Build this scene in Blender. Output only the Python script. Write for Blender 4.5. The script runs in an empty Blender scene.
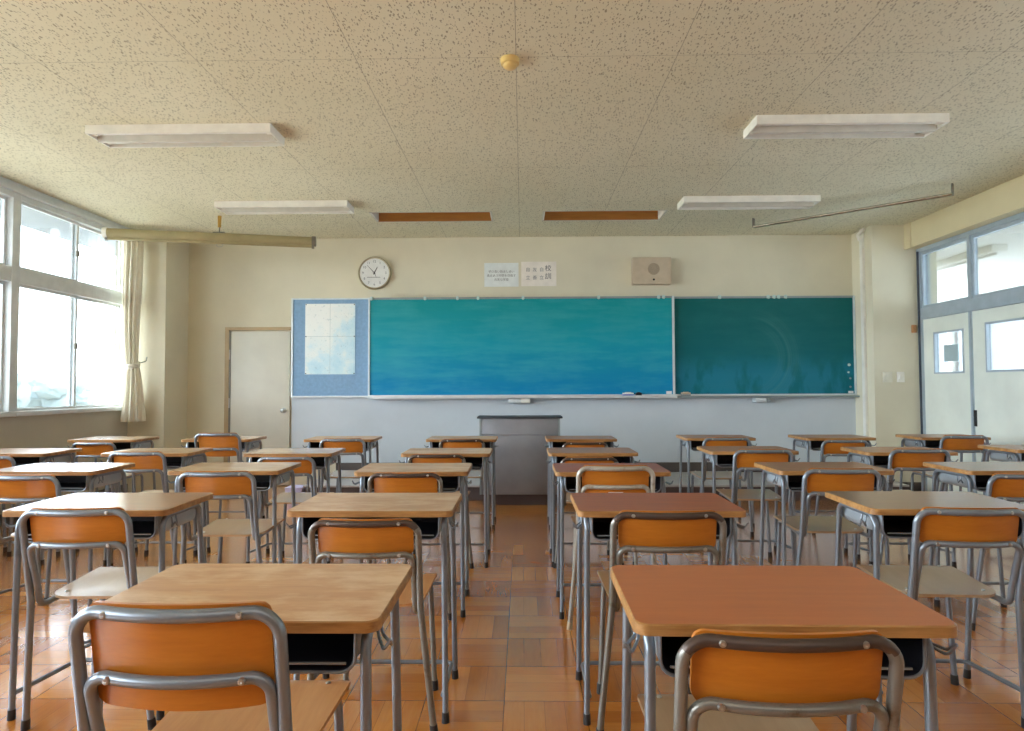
import bpy, bmesh, math, random
from mathutils import Vector, Matrix
random.seed(7)
COL = bpy.context.scene.collection
PI = math.pi
WORLD = 17.0; FILL = 30; EXPO = 0.27

# ------------------------------------------------------------------ materials
class NT:
    def __init__(s, name):
        s.m = bpy.data.materials.new(name); s.m.use_nodes = True
        s.t = s.m.node_tree; s.t.nodes.clear()
        s.out = s.t.nodes.new('ShaderNodeOutputMaterial')
    def n(s, typ, **kw):
        nd = s.t.nodes.new(typ)
        for k, v in kw.items():
            setattr(nd, k, v)
        return nd
    def put(s, sock, v):
        if hasattr(v, 'is_output') or isinstance(v, bpy.types.NodeSocket):
            s.t.links.new(v, sock)
        else:
            sock.default_value = v
    def math(s, op, a, b=0.0, c=None):
        nd = s.n('ShaderNodeMath', operation=op)
        s.put(nd.inputs[0], a); s.put(nd.inputs[1], b)
        if c is not None: s.put(nd.inputs[2], c)
        return nd.outputs[0]
    def mix(s, f, a, b, bt='MIX'):
        nd = s.n('ShaderNodeMix', data_type='RGBA', blend_type=bt)
        s.put(nd.inputs[0], f); s.put(nd.inputs[6], a); s.put(nd.inputs[7], b)
        return nd.outputs[2]
    def ramp(s, f, stops):
        nd = s.n('ShaderNodeValToRGB')
        el = nd.color_ramp.elements
        el[0].position, el[0].color = stops[0][0], stops[0][1]
        el[1].position, el[1].color = stops[1][0], stops[1][1]
        for p, c in stops[2:]:
            e = el.new(p); e.color = c
        s.put(nd.inputs[0], f)
        return nd.outputs[0]
    def noise(s, vec, scale, detail=3.0, rough=0.55):
        nd = s.n('ShaderNodeTexNoise'); nd.inputs['Scale'].default_value = scale
        nd.inputs['Detail'].default_value = detail; nd.inputs['Roughness'].default_value = rough
        s.put(nd.inputs['Vector'], vec)
        return nd.outputs['Fac']
    def coord(s, scale=(1, 1, 1), rot=(0, 0, 0), jitter=False):
        tc = s.n('ShaderNodeTexCoord').outputs['Object']
        if jitter:
            oi = s.n('ShaderNodeObjectInfo').outputs['Random']
            c = s.n('ShaderNodeCombineXYZ')
            j = s.math('MULTIPLY', oi, 37.0)
            for i in range(3): s.put(c.inputs[i], j)
            va = s.n('ShaderNodeVectorMath', operation='ADD'); s.put(va.inputs[0], tc); s.put(va.inputs[1], c.outputs[0])
            tc = va.outputs[0]
        mp = s.n('ShaderNodeMapping'); s.put(mp.inputs[0], tc)
        mp.inputs['Scale'].default_value = scale; mp.inputs['Rotation'].default_value = rot
        return mp.outputs[0]
    def bsdf(s, col, rough=0.5, metal=0.0, spec=0.5, coat=0.0, coat_r=0.1, bump=None, bs=0.1, **kw):
        b = s.n('ShaderNodeBsdfPrincipled')
        s.put(b.inputs['Base Color'], col); s.put(b.inputs['Roughness'], rough)
        s.put(b.inputs['Metallic'], metal); s.put(b.inputs['Specular IOR Level'], spec)
        s.put(b.inputs['Coat Weight'], coat); s.put(b.inputs['Coat Roughness'], coat_r)
        for k, v in kw.items(): s.put(b.inputs[k.replace('_', ' ')], v)
        if bump is not None:
            bp = s.n('ShaderNodeBump'); bp.inputs['Strength'].default_value = bs
            bp.inputs['Distance'].default_value = 0.01
            s.put(bp.inputs['Height'], bump); s.t.links.new(bp.outputs[0], b.inputs['Normal'])
        s.t.links.new(b.outputs[0], s.out.inputs[0])
        return s.m

def C(r, g, b):
    f = lambda v: (v / 255 / 12.92) if v / 255 <= 0.04045 else ((v / 255 + 0.055) / 1.055) ** 2.4
    return (f(r), f(g), f(b), 1)

def simple(name, rgb, rough=0.5, metal=0.0, var=0.04, scale=8, **kw):
    m = NT(name)
    c = m.coord(jitter=True)
    f = m.noise(c, scale, 4)
    a = C(*rgb)
    lo = tuple(v * (1 - var * 2) for v in a[:3]) + (1,)
    hi = tuple(min(1, v * (1 + var * 2)) for v in a[:3]) + (1,)
    return m.bsdf(m.ramp(f, [(0.3, lo), (0.7, hi)]), rough, metal, **kw)

def wood(name, light, dark, rough=0.3, wear=None, coat=0.3, grain=1.0, axis='x', coat_r=0.2, spec=0.5, coat_ior=1.5):
    m = NT(name)
    sc = (1.5, 14, 14) if axis == 'x' else (14, 1.5, 14)
    c = m.coord(scale=sc, jitter=True)
    f = m.noise(c, 2.2, 6, 0.6)
    f2 = m.noise(m.coord(scale=tuple(v * 5 for v in sc), jitter=True), 2.5, 3)
    f = m.math('ADD', m.math('MULTIPLY', f, 0.75), m.math('MULTIPLY', f2, 0.25))
    col = m.ramp(f, [(0.5 - 0.2 / grain, C(*dark)), (0.5 + 0.2 / grain, C(*light))])
    if wear:
        w = m.noise(m.coord(scale=(1, 2.2, 1), jitter=True), 4.5, 6, 0.65)
        wf = m.ramp(w, [(0.42, (0, 0, 0, 1)), (0.62, (1, 1, 1, 1))])
        col = m.mix(wf, col, C(*wear))
    r = m.math('MULTIPLY_ADD', f, 0.12, rough - 0.05)
    return m.bsdf(col, r, coat=coat, coat_r=coat_r, spec=spec, Coat_IOR=coat_ior)

M = {}
M['top_tan'] = wood('desktop tan worn', (198, 154, 108), (170, 122, 78), wear=(208, 174, 134), rough=0.36, coat=1.0, coat_r=0.15, coat_ior=1.7)
M['top_worn'] = wood('desktop brown glossy', (176, 122, 84), (148, 98, 62), rough=0.36, coat=1.0, coat_r=0.15, coat_ior=1.7)
M['top_matte'] = wood('desktop tan satin', (198, 154, 108), (170, 122, 78), wear=(208, 174, 134), rough=0.4, coat=0.3, coat_r=0.2, spec=0.4)
M['top_orange'] = wood('desktop orange brown', (182, 112, 66), (162, 94, 52), rough=0.45, grain=0.8, coat=0.12, spec=0.35)
M['top_brown'] = wood('desktop mid brown', (172, 118, 74), (142, 92, 54), rough=0.38, coat=0.3, coat_r=0.15)
M['top_red'] = wood('desktop red brown', (168, 92, 50), (138, 68, 34), rough=0.4, coat=0.2, coat_r=0.13, spec=0.35)
M['top_dull'] = wood('desktop grey brown', (156, 116, 80), (128, 92, 60), rough=0.33, coat=0.5, coat_r=0.15)
M['edge'] = wood('desktop plywood edge', (184, 138, 82), (140, 96, 50), rough=0.4, coat=0.1, grain=1.6)
M['back_ply'] = wood('orange plywood backrest', (198, 122, 38), (172, 98, 22), rough=0.33, grain=0.9, coat=0.3)
M['seat_ply'] = wood('beige plywood seat', (184, 152, 116), (170, 138, 102), rough=0.3, axis='y', coat=0.8, coat_r=0.2, coat_ior=1.55)
M['seat_orange'] = wood('orange plywood seat', (208, 150, 92), (186, 122, 64), rough=0.33, axis='y')
def metal_mat(name, rgb, rough, met, wearc):
    m = NT(name)
    f = m.noise(m.coord(jitter=True), 22, 5, 0.7)
    col = m.ramp(f, [(0.3, C(*wearc)), (0.46, C(*rgb))])
    return m.bsdf(col, m.math('MULTIPLY_ADD', f, 0.2, rough - 0.1), met)
M['tube'] = metal_mat('grey painted tube', (132, 140, 148), 0.33, 0.5, (122, 128, 134))
M['tube_worn'] = metal_mat('grey painted tube worn to bronze', (130, 128, 120), 0.33, 0.5, (104, 92, 76))
M['tube_pale'] = metal_mat('pale beige grey tube', (176, 172, 160), 0.4, 0.35, (150, 142, 124))
M['rail_dark'] = simple('dark reflection tube', (84, 70, 62), 0.35, 0.4)  # top rails: reflection of the dark room behind, put into the colour
M['rubber'] = simple('dark rubber foot', (42, 38, 36), 0.6)
M['rubber_cream'] = simple('cream rubber foot', (206, 186, 152), 0.6)
M['tray_out'] = simple('pale steel book tray', (168, 178, 184), 0.42, 0.3)
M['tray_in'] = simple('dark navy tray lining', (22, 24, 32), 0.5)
M['screw'] = simple('steel screw', (190, 192, 190), 0.28, 0.9)
M['white_label'] = simple('white sticker', (232, 232, 232), 0.5)

# ---- room
def plaster(name, rgb, rough=0.75, dirt=(0.9, 1.03)):
    m = NT(name)
    a = C(*rgb)
    f = m.noise(m.coord(), 1.4, 6, 0.6)
    col = m.ramp(f, [(0.25, tuple(v * dirt[0] for v in a[:3]) + (1,)), (0.75, tuple(min(1, v * dirt[1]) for v in a[:3]) + (1,))])
    return m.bsdf(col, rough, bump=m.noise(m.coord(), 160, 2), bs=0.15, spec=0.3)
M['wall'] = plaster('cream painted wall', (222, 216, 192))
M['wall_low'] = plaster('pale lower wall', (204, 213, 220), 0.6)
M['beam'] = plaster('cream beam paint', (222, 210, 172), 0.6)
M['wall_grey'] = plaster('beige grey wall', (190, 184, 168))
M['base'] = simple('dark brown grey skirting', (86, 78, 74), 0.5)
M['back'] = wood('rear wall boards', (150, 116, 84), (120, 90, 64), rough=0.5)
M['frame'] = simple('silver window frame', (212, 217, 218), 0.4, 0.1)
M['frame_grey'] = simple('blue grey door frame', (170, 184, 194), 0.42, 0.15)
M['frame_dark'] = simple('dark rubber seal', (52, 62, 76), 0.5)
M['door'] = simple('pale green grey door leaf', (224, 230, 220), 0.5, scale=2)
M['door_small'] = simple('off white door leaf', (216, 214, 200), 0.45, scale=2)
M['door_frame'] = simple('beige timber door frame', (176, 152, 112), 0.5)
M['white'] = simple('white enamel', (236, 234, 224), 0.4)
M['white_trough'] = simple('white enamel reflector', (200, 197, 184), 0.35)
M['tube_lamp'] = simple('unlit fluorescent tube', (240, 240, 236), 0.25)
M['cream_plastic'] = simple('yellowed plastic', (216, 186, 118), 0.4)
M['brass'] = simple('brass', (196, 158, 84), 0.3, 0.8)
M['screen_case'] = simple('khaki metal case', (164, 152, 112), 0.4, 0.2)
M['beige_dark'] = simple('grey end cap', (120, 116, 104), 0.5)
M['slot_brown'] = wood('orange brown slot board', (176, 116, 44), (150, 92, 30), rough=0.5)
M['rail_steel'] = simple('chromed rail', (170, 160, 140), 0.25, 0.9)
M['black'] = simple('black plastic', (24, 24, 26), 0.45)
M['ink'] = simple('black ink', (52, 52, 54), 0.6)
M['ink_pale'] = simple('grey ink', (110, 112, 112), 0.6)
M['paper_cool'] = simple('cool white paper', (226, 232, 230), 0.7)
M['paper_warm'] = simple('warm white paper', (234, 228, 218), 0.7)
M['speaker'] = simple('beige speaker box', (196, 180, 156), 0.5)
M['speaker_cloth'] = simple('perforated speaker grille', (170, 154, 132), 0.6)
M['clock_rim'] = simple('bronze clock rim', (176, 166, 138), 0.3, 0.6)
M['clock_face'] = simple('white clock face', (228, 230, 226), 0.5)
M['lectern'] = simple('grey steel lectern', (138, 140, 146), 0.38, 0.35, var=0.08, scale=2.5)
M['lectern_top'] = simple('dark grey worktop', (62, 64, 68), 0.5)
M['pin_board'] = simple('blue pin board', (132, 168, 200), 0.8, scale=30)
M['alu'] = simple('white aluminium trim', (214, 222, 224), 0.35, 0.3)
M['alu_grey'] = simple('grey aluminium trim', (150, 162, 166), 0.35, 0.4)
M['blue_plastic'] = simple('blue eraser case', (60, 90, 190), 0.5)
M['magnet'] = simple('pale magnet', (200, 220, 216), 0.4)
M['switch'] = simple('cream switch plate', (222, 218, 200), 0.4)
M['bronze'] = simple('brown door stop', (170, 122, 78), 0.5)
M['conduit'] = simple('painted conduit', (226, 224, 214), 0.5)
M['platform_top'] = simple('pale platform boards', (178, 174, 172), 0.35)
M['platform_side'] = simple('dark brown platform riser', (88, 76, 74), 0.45)
M['soffit'] = simple('grey concrete soffit', (150, 160, 168), 0.8)
M['corr_wall'] = plaster('corridor paint', (226, 226, 220))
M['grey_card'] = simple('grey notice card', (168, 188, 192), 0.7)
M['lavender'] = simple('pale lavender box', (188, 182, 214), 0.6)
M['ground'] = simple('pale sports ground', (188, 182, 168), 0.9, scale=0.3)
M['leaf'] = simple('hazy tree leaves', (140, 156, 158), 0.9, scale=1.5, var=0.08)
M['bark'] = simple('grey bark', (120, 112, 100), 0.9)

def curtain_mat():
    m = NT('cream curtain cloth')
    f = m.noise(m.coord(scale=(1, 1, 0.2)), 60, 3)
    col = m.ramp(f, [(0.3, C(228, 222, 204)), (0.7, C(242, 238, 224))])
    b = m.n('ShaderNodeBsdfPrincipled'); m.put(b.inputs['Base Color'], col); b.inputs['Roughness'].default_value = 0.85
    t = m.n('ShaderNodeBsdfTranslucent'); m.put(t.inputs[0], col)
    mx = m.n('ShaderNodeMixShader'); mx.inputs[0].default_value = 0.12
    m.t.links.new(b.outputs[0], mx.inputs[1]); m.t.links.new(t.outputs[0], mx.inputs[2]); m.t.links.new(mx.outputs[0], m.out.inputs[0])
    return m.m
M['curtain'] = curtain_mat()

def glass_mat(name, tint, gloss):
    m = NT(name)
    tr = m.n('ShaderNodeBsdfTransparent'); tr.inputs[0].default_value = tint
    gl = m.n('ShaderNodeBsdfGlossy'); gl.inputs['Roughness'].default_value = 0.02
    fr = m.n('ShaderNodeFresnel'); fr.inputs[0].default_value = 1.45
    f = m.math('MULTIPLY', fr.outputs[0], gloss)
    mx = m.n('ShaderNodeMixShader'); m.put(mx.inputs[0], f)
    m.t.links.new(tr.outputs[0], mx.inputs[1]); m.t.links.new(gl.outputs[0], mx.inputs[2]); m.t.links.new(mx.outputs[0], m.out.inputs[0])
    return m.m
M['glass'] = glass_mat('window glass', (0.97, 0.98, 0.98, 1), 0.8)
M['glass_dimming'] = glass_mat('light dimming corridor glass', (0.64, 0.66, 0.68, 1), 0.8)  # tint made up to weaken daylight coming in across the corridor

def floor_mat():
    m = NT('parquet floor')
    tc = m.n('ShaderNodeTexCoord').outputs['Object']
    sp = m.n('ShaderNodeSeparateXYZ'); m.put(sp.inputs[0], tc)
    S = 0.305
    u = m.math('DIVIDE', m.math('ADD', sp.outputs[0], 0.075 + 100 * S), S)
    v = m.math('DIVIDE', m.math('ADD', sp.outputs[1], -2.499 + 100 * S), S)
    iu = m.math('FLOOR', u); iv = m.math('FLOOR', v)
    fu = m.math('SUBTRACT', u, iu); fv = m.math('SUBTRACT', v, iv)
    par = m.math('MODULO', m.math('ADD', iu, iv), 2.0)
    # a = across the strips
    a = m.math('ADD', m.math('MULTIPLY', fu, par), m.math('MULTIPLY', fv, m.math('SUBTRACT', 1.0, par)))
    l = m.math('ADD', m.math('MULTIPLY', fv, par), m.math('MULTIPLY', fu, m.math('SUBTRACT', 1.0, par)))
    a4 = m.math('MULTIPLY', a, 4.0); ia = m.math('FLOOR', a4); fa = m.math('SUBTRACT', a4, ia)
    cb = m.n('ShaderNodeCombineXYZ'); m.put(cb.inputs[0], iu); m.put(cb.inputs[1], iv); m.put(cb.inputs[2], ia)
    wn = m.n('ShaderNodeTexWhiteNoise', noise_dimensions='3D'); m.put(wn.inputs['Vector'], cb.outputs[0])
    cb2 = m.n('ShaderNodeCombineXYZ'); m.put(cb2.inputs[0], iu); m.put(cb2.inputs[1], iv)
    wn2 = m.n('ShaderNodeTexWhiteNoise', noise_dimensions='3D'); m.put(wn2.inputs['Vector'], cb2.outputs[0])
    # grain
    g = m.n('ShaderNodeCombineXYZ')
    m.put(g.inputs[0], m.math('MULTIPLY', l, 1.2)); m.put(g.inputs[1], m.math('MULTIPLY', a, 9.0))
    m.put(g.inputs[2], m.math('MULTIPLY', wn.outputs[0], 50.0))
    gr = m.noise(g.outputs[0], 2.6, 5, 0.6)
    big = m.noise(tc, 0.8, 4, 0.6)
    t = m.math('ADD', m.math('MULTIPLY', wn.outputs[0], 0.3), m.math('MULTIPLY', gr, 0.3))
    t = m.math('ADD', t, m.math('MULTIPLY', wn2.outputs[0], 0.2))
    t = m.math('ADD', t, m.math('MULTIPLY', big, 0.2))
    col = m.ramp(t, [(0.15, C(*FL_D)), (0.5, C(*FL_M)), (0.85, C(*FL_L))])
    def edge(f, w):
        d = m.math('MINIMUM', f, m.math('SUBTRACT', 1.0, f))
        return m.math('LESS_THAN', d, w)
    seam_tile = m.math('MAXIMUM', edge(fu, 0.006), edge(fv, 0.006))
    seam_strip = m.math('MULTIPLY', edge(fa, 0.014), 0.45)
    sm = m.math('MAXIMUM', m.math('MULTIPLY', seam_tile, 0.75), seam_strip)
    col = m.mix(sm, col, C(84, 48, 20))
    rgh = m.math('MULTIPLY_ADD', m.noise(tc, 5, 4), 0.12, 0.12)
    hgt = m.math('SUBTRACT', m.math('MULTIPLY', gr, 0.15), sm)
    hg2 = m.math('ADD', hgt, m.math('MULTIPLY', m.noise(tc, 6, 2), 0.9))
    return m.bsdf(col, rgh, coat=1.0, coat_r=0.17, bump=hg2, bs=0.045, Coat_IOR=1.6)
FL_D, FL_M, FL_L = (164, 96, 34), (196, 122, 46), (220, 152, 72)
M['floor'] = floor_mat()

def ceil_mat():
    m = NT('flecked ceiling board')
    tc = m.n('ShaderNodeTexCoord').outputs['Object']
    sp = m.n('ShaderNodeSeparateXYZ'); m.put(sp.inputs[0], tc)
    def fleck(rot, scl, th, off):
        mp = m.n('ShaderNodeMapping'); m.put(mp.inputs[0], tc)
        mp.inputs['Rotation'].default_value = (0, 0, rot); mp.inputs['Scale'].default_value = scl
        mp.inputs['Location'].default_value = (off, off * 2, 0)
        wv = m.n('ShaderNodeTexNoise'); wv.inputs['Scale'].default_value = 1.2
        m.put(wv.inputs['Vector'], mp.outputs[0])
        sc = m.n('ShaderNodeVectorMath', operation='SCALE'); m.put(sc.inputs[0], wv.outputs['Color']); sc.inputs[3].default_value = 0.9
        ad = m.n('ShaderNodeVectorMath', operation='ADD'); m.put(ad.inputs[0], mp.outputs[0]); m.put(ad.inputs[1], sc.outputs[0])
        vo = m.n('ShaderNodeTexVoronoi', voronoi_dimensions='2D'); vo.inputs['Scale'].default_value = 1.0
        m.put(vo.inputs['Vector'], ad.outputs[0])
        spc = m.n('ShaderNodeSeparateColor'); m.put(spc.inputs[0], vo.outputs['Color'])
        thr = m.math('MULTIPLY', m.math('GREATER_THAN', spc.outputs[0], 0.66), m.math('MULTIPLY_ADD', spc.outputs[1], th * 0.6, th * 0.6))
        return m.math('LESS_THAN', vo.outputs['Distance'], thr)
    f = m.math('MAXIMUM', fleck(0.5, (58, 24, 1), 0.22, 0.0), fleck(0.1, (54, 28, 1), 0.2, 3.3))
    f = m.math('MAXIMUM', f, fleck(-0.7, (74, 34, 1), 0.15, 7.1))
    def line(ax, step, off, w):
        t = m.math('DIVIDE', m.math('ADD', sp.outputs[ax], off + 50 * step), step)
        fr = m.math('FRACT', t)
        d = m.math('MINIMUM', fr, m.math('SUBTRACT', 1.0, fr))
        return m.math('LESS_THAN', d, w / step)
    seam = m.math('MAXIMUM', line(0, 0.91, 0.03, 0.0018), line(1, 1.82, -3.56, 0.0014))
    base = m.ramp(m.noise(tc, 0.9, 5), [(0.3, C(*CE_D)), (0.7, C(*CE_L))])
    fine = m.noise(tc, 130, 3)
    base = m.mix(m.math('MULTIPLY', fine, 0.25), base, C(170, 160, 132))
    col = m.mix(m.math('MULTIPLY', f, 0.6), base, C(104, 96, 70))
    col = m.mix(m.math('MULTIPLY', seam, 0.6), col, C(90, 82, 62))
    return m.bsdf(col, 0.85, spec=0.2, bump=m.math('SUBTRACT', 1.0, f), bs=0.1)
CE_D, CE_L = (224, 219, 192), (232, 228, 204)
M['ceiling'] = ceil_mat()

def board_mat(name, top, mid, low, smear, amount, blotch=False, zc=1.7, zh=1.2):
    m = NT(name)
    tc = m.n('ShaderNodeTexCoord').outputs['Object']
    sp = m.n('ShaderNodeSeparateXYZ'); m.put(sp.inputs[0], tc)
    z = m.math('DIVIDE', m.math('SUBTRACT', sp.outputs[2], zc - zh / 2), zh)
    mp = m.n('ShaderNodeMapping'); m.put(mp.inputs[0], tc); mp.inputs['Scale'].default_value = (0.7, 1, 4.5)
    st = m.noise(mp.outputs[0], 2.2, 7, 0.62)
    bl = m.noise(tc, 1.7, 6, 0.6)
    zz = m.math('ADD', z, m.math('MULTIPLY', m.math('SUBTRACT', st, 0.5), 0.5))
    col = m.ramp(zz, [(0.05, C(*low)), (0.5, C(*mid)), (0.97, C(*top))])  # reflections on the board painted in as a vertical green-to-blue ramp
    sf = m.ramp(m.math('ADD', m.math('MULTIPLY', st, 0.6), m.math('MULTIPLY', bl, 0.4)), [(0.44, (0, 0, 0, 1)), (0.68, (1, 1, 1, 1))])
    col = m.mix(m.math('MULTIPLY', sf, amount), col, C(*smear))
    if blotch:
        # wiped patches low on the board and a wide circular sweep of chalk
        low_f = m.ramp(z, [(0.2, (1, 1, 1, 1)), (0.42, (0, 0, 0, 1))])
        mp2 = m.n('ShaderNodeMapping'); m.put(mp2.inputs[0], tc); mp2.inputs['Scale'].default_value = (1.9, 1, 0.8)
        pn = m.noise(mp2.outputs[0], 2.3, 5, 0.55)
        pf = m.math('MULTIPLY', m.math('MULTIPLY', m.ramp(pn, [(0.42, (0, 0, 0, 1)), (0.52, (1, 1, 1, 1))]), low_f), 0.55)
        col = m.mix(pf, col, C(36, 132, 160))
        dx = m.math('SUBTRACT', sp.outputs[0], 2.75); dz = m.math('SUBTRACT', sp.outputs[2], 1.55)
        r = m.math('SQRT', m.math('ADD', m.math('MULTIPLY', dx, dx), m.math('MULTIPLY', dz, dz)))
        rr = m.n('ShaderNodeCombineXYZ'); m.put(rr.inputs[0], m.math('MULTIPLY', r, 14.0))
        ring = m.noise(rr.outputs[0], 1.6, 4, 0.7)
        rmask = m.ramp(m.math('ABSOLUTE', m.math('SUBTRACT', r, 0.5)), [(0.02, (1, 1, 1, 1)), (0.2, (0, 0, 0, 1))])
        side = m.ramp(m.math('MULTIPLY_ADD', dx, 1.0, 0.5), [(0.5, (0, 0, 0, 1)), (0.8, (1, 1, 1, 1))])
        rf = m.math('MULTIPLY', m.math('MULTIPLY', m.math('MULTIPLY', m.ramp(ring, [(0.4, (0, 0, 0, 1)), (0.75, (1, 1, 1, 1))]), rmask), side), 0.4)
        col = m.mix(rf, col, C(90, 150, 150))
    return m.bsdf(col, 0.5, spec=0.25)
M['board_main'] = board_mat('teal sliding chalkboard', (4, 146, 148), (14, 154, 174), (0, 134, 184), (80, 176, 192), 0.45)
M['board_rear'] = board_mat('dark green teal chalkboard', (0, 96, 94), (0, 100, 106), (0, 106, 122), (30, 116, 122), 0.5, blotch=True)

def map_mat():
    m = NT('pale printed map')
    tc = m.coord()
    n1 = m.noise(tc, 2.1, 8, 0.62)
    sp = m.n('ShaderNodeSeparateXYZ'); m.put(sp.inputs[0], m.n('ShaderNodeTexCoord').outputs['Object'])
    diag = m.math('SUBTRACT', m.math('MULTIPLY', m.math('ADD', sp.outputs[0], 2.38), 0.45), m.math('MULTIPLY', m.math('SUBTRACT', sp.outputs[2], 1.8), 0.3))
    f = m.math('ADD', n1, diag)
    col = m.ramp(f, [(0.36, C(244, 248, 244)), (0.5, C(234, 245, 244)), (0.58, C(212, 238, 246)), (0.75, C(180, 224, 240))])
    n2 = m.noise(tc, 30, 4, 0.7)
    col = m.mix(m.math('MULTIPLY', m.math('GREATER_THAN', n2, 0.62), 0.25), col, C(120, 160, 170))
    return m.bsdf(col, 0.6)
M['map'] = map_mat()

# ------------------------------------------------------------------ mesh helpers
def finish(name, bm, mats, parent=None, smooth=True, loc=None, ang=40):
    bmesh.ops.recalc_face_normals(bm, faces=bm.faces[:])
    if smooth:
        a = math.radians(ang)
        for f in bm.faces: f.smooth = True
        for e in bm.edges:
            if len(e.link_faces) == 2 and e.calc_face_angle(0) > a: e.smooth = False
    me = bpy.data.meshes.new(name); bm.to_mesh(me); bm.free()
    for mt in (mats if isinstance(mats, (list, tuple)) else [mats]): me.materials.append(M[mt] if isinstance(mt, str) else mt)
    o = bpy.data.objects.new(name, me); COL.objects.link(o)
    if parent: o.parent = parent
    if loc: o.location = loc
    return o

def box(bm, x0, x1, y0, y1, z0, z1, bev=0.0, seg=2, mi=0, mat=None):
    vs = [bm.verts.new((x, y, z)) for x in (x0, x1) for y in (y0, y1) for z in (z0, z1)]
    fs = [(0, 1, 3, 2), (4, 6, 7, 5), (0, 4, 5, 1), (2, 3, 7, 6), (0, 2, 6, 4), (1, 5, 7, 3)]
    faces = [bm.faces.new([vs[i] for i in f]) for f in fs]
    for f in faces: f.material_index = mi
    if bev > 0:
        bmesh.ops.recalc_face_normals(bm, faces=faces)
        es = list({e for f in faces for e in f.edges})
        r = bmesh.ops.bevel(bm, geom=es, offset=bev, segments=seg, affect='EDGES', profile=0.5)
        for f in r['faces']: f.material_index = mi
    return faces

def prism(bm, pts, axis, a0, a1, mi=0):
    """extrude a 2D polygon (list of (p,q)) along axis between a0 and a1"""
    def mk(p, q, a):
        return {'x': (a, p, q), 'y': (p, a, q), 'z': (p, q, a)}[axis]
    A = [bm.verts.new(mk(p, q, a0)) for p, q in pts]
    B = [bm.verts.new(mk(p, q, a1)) for p, q in pts]
    fs = [bm.faces.new(A[::-1]), bm.faces.new(B)]
    n = len(pts)
    for i in range(n): fs.append(bm.faces.new((A[i], A[(i + 1) % n], B[(i + 1) % n], B[i])))
    for f in fs: f.material_index = mi
    return fs

def rrect(w, h, r, seg=6, cx=0, cy=0):
    pts = []
    for sx, sy, a0 in ((1, 1, 0), (-1, 1, 90), (-1, -1, 180), (1, -1, 270)):
        for i in range(seg + 1):
            a = math.radians(a0 + 90 * i / seg)
            pts.append((cx + sx * (w / 2 - r) + r * math.cos(a), cy + sy * (h / 2 - r) + r * math.sin(a)))
    return pts

def tube(bm, pts, r, seg=12, caps=True, mi=0):
    pts = [Vector(p) for p in pts]
    n = len(pts); rings = []
    t0 = (pts[1] - pts[0]).normalized()
    up = Vector((0, 0, 1)) if abs(t0.z) < 0.9 else Vector((1, 0, 0))
    nrm = t0.cross(up).normalized()
    for i in range(n):
        if i == 0: t = (pts[1] - pts[0]).normalized()
        elif i == n - 1: t = (pts[-1] - pts[-2]).normalized()
        else: t = ((pts[i + 1] - pts[i]).normalized() + (pts[i] - pts[i - 1]).normalized()).normalized()
        nrm = (nrm - t * nrm.dot(t)).normalized()
        b = t.cross(nrm)
        rr = r[i] if isinstance(r, (list, tuple)) else r
        rings.append([bm.verts.new(pts[i] + nrm * rr * math.cos(2 * PI * k / seg) + b * rr * math.sin(2 * PI * k / seg)) for k in range(seg)])
    for i in range(n - 1):
        for k in range(seg):
            f = bm.faces.new((rings[i][k], rings[i][(k + 1) % seg], rings[i + 1][(k + 1) % seg], rings[i + 1][k])); f.material_index = mi
    if caps:
        for rg in (rings[0][::-1], rings[-1]):
            f = bm.faces.new(rg); f.material_index = mi

def fillet(pts, rads, seg=7):
    """polyline with rounded inner corners"""
    pts = [Vector(p) for p in pts]; out = [pts[0]]
    for i in range(1, len(pts) - 1):
        r = rads[i - 1]
        a = (pts[i - 1] - pts[i]).normalized(); b = (pts[i + 1] - pts[i]).normalized()
        ang = a.angle(b); d = r / math.tan(ang / 2) if ang < PI - 0.01 else 0
        if d == 0: out.append(pts[i]); continue
        c = pts[i] + (a + b).normalized() * (r / math.sin(ang / 2))
        p0 = pts[i] + a * d; p1 = pts[i] + b * d
        v0 = p0 - c; v1 = p1 - c; th = v0.angle(v1)
        for k in range(seg + 1):
            t = k / seg
            out.append(c + (v0 * math.sin((1 - t) * th) + v1 * math.sin(t * th)) / math.sin(th))
    out.append(pts[-1]); return out

def disc(bm, c, axis, prof, seg=24, mi=0):
    """lathe: prof list of (radius, offset along axis) around centre c"""
    c = Vector(c); ax = Vector(axis).normalized()
    u = ax.orthogonal().normalized(); v = ax.cross(u)
    rings = []
    for r, h in prof:
        if r < 1e-6: rings.append([bm.verts.new(c + ax * h)])
        else: rings.append([bm.verts.new(c + ax * h + u * r * math.cos(2 * PI * k / seg) + v * r * math.sin(2 * PI * k / seg)) for k in range(seg)])
    for i in range(len(rings) - 1):
        A, B = rings[i], rings[i + 1]
        for k in range(seg):
            k2 = (k + 1) % seg
            if len(A) == 1 and len(B) == 1: continue
            if len(A) == 1: f = bm.faces.new((A[0], B[k2], B[k]))
            elif len(B) == 1: f = bm.faces.new((A[k], A[k2], B[0]))
            else: f = bm.faces.new((A[k], A[k2], B[k2], B[k]))
            f.material_index = mi
    if len(rings[0]) > 1: bm.faces.new(rings[0][::-1]).material_index = mi
    if len(rings[-1]) > 1: bm.faces.new(rings[-1]).material_index = mi

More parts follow.
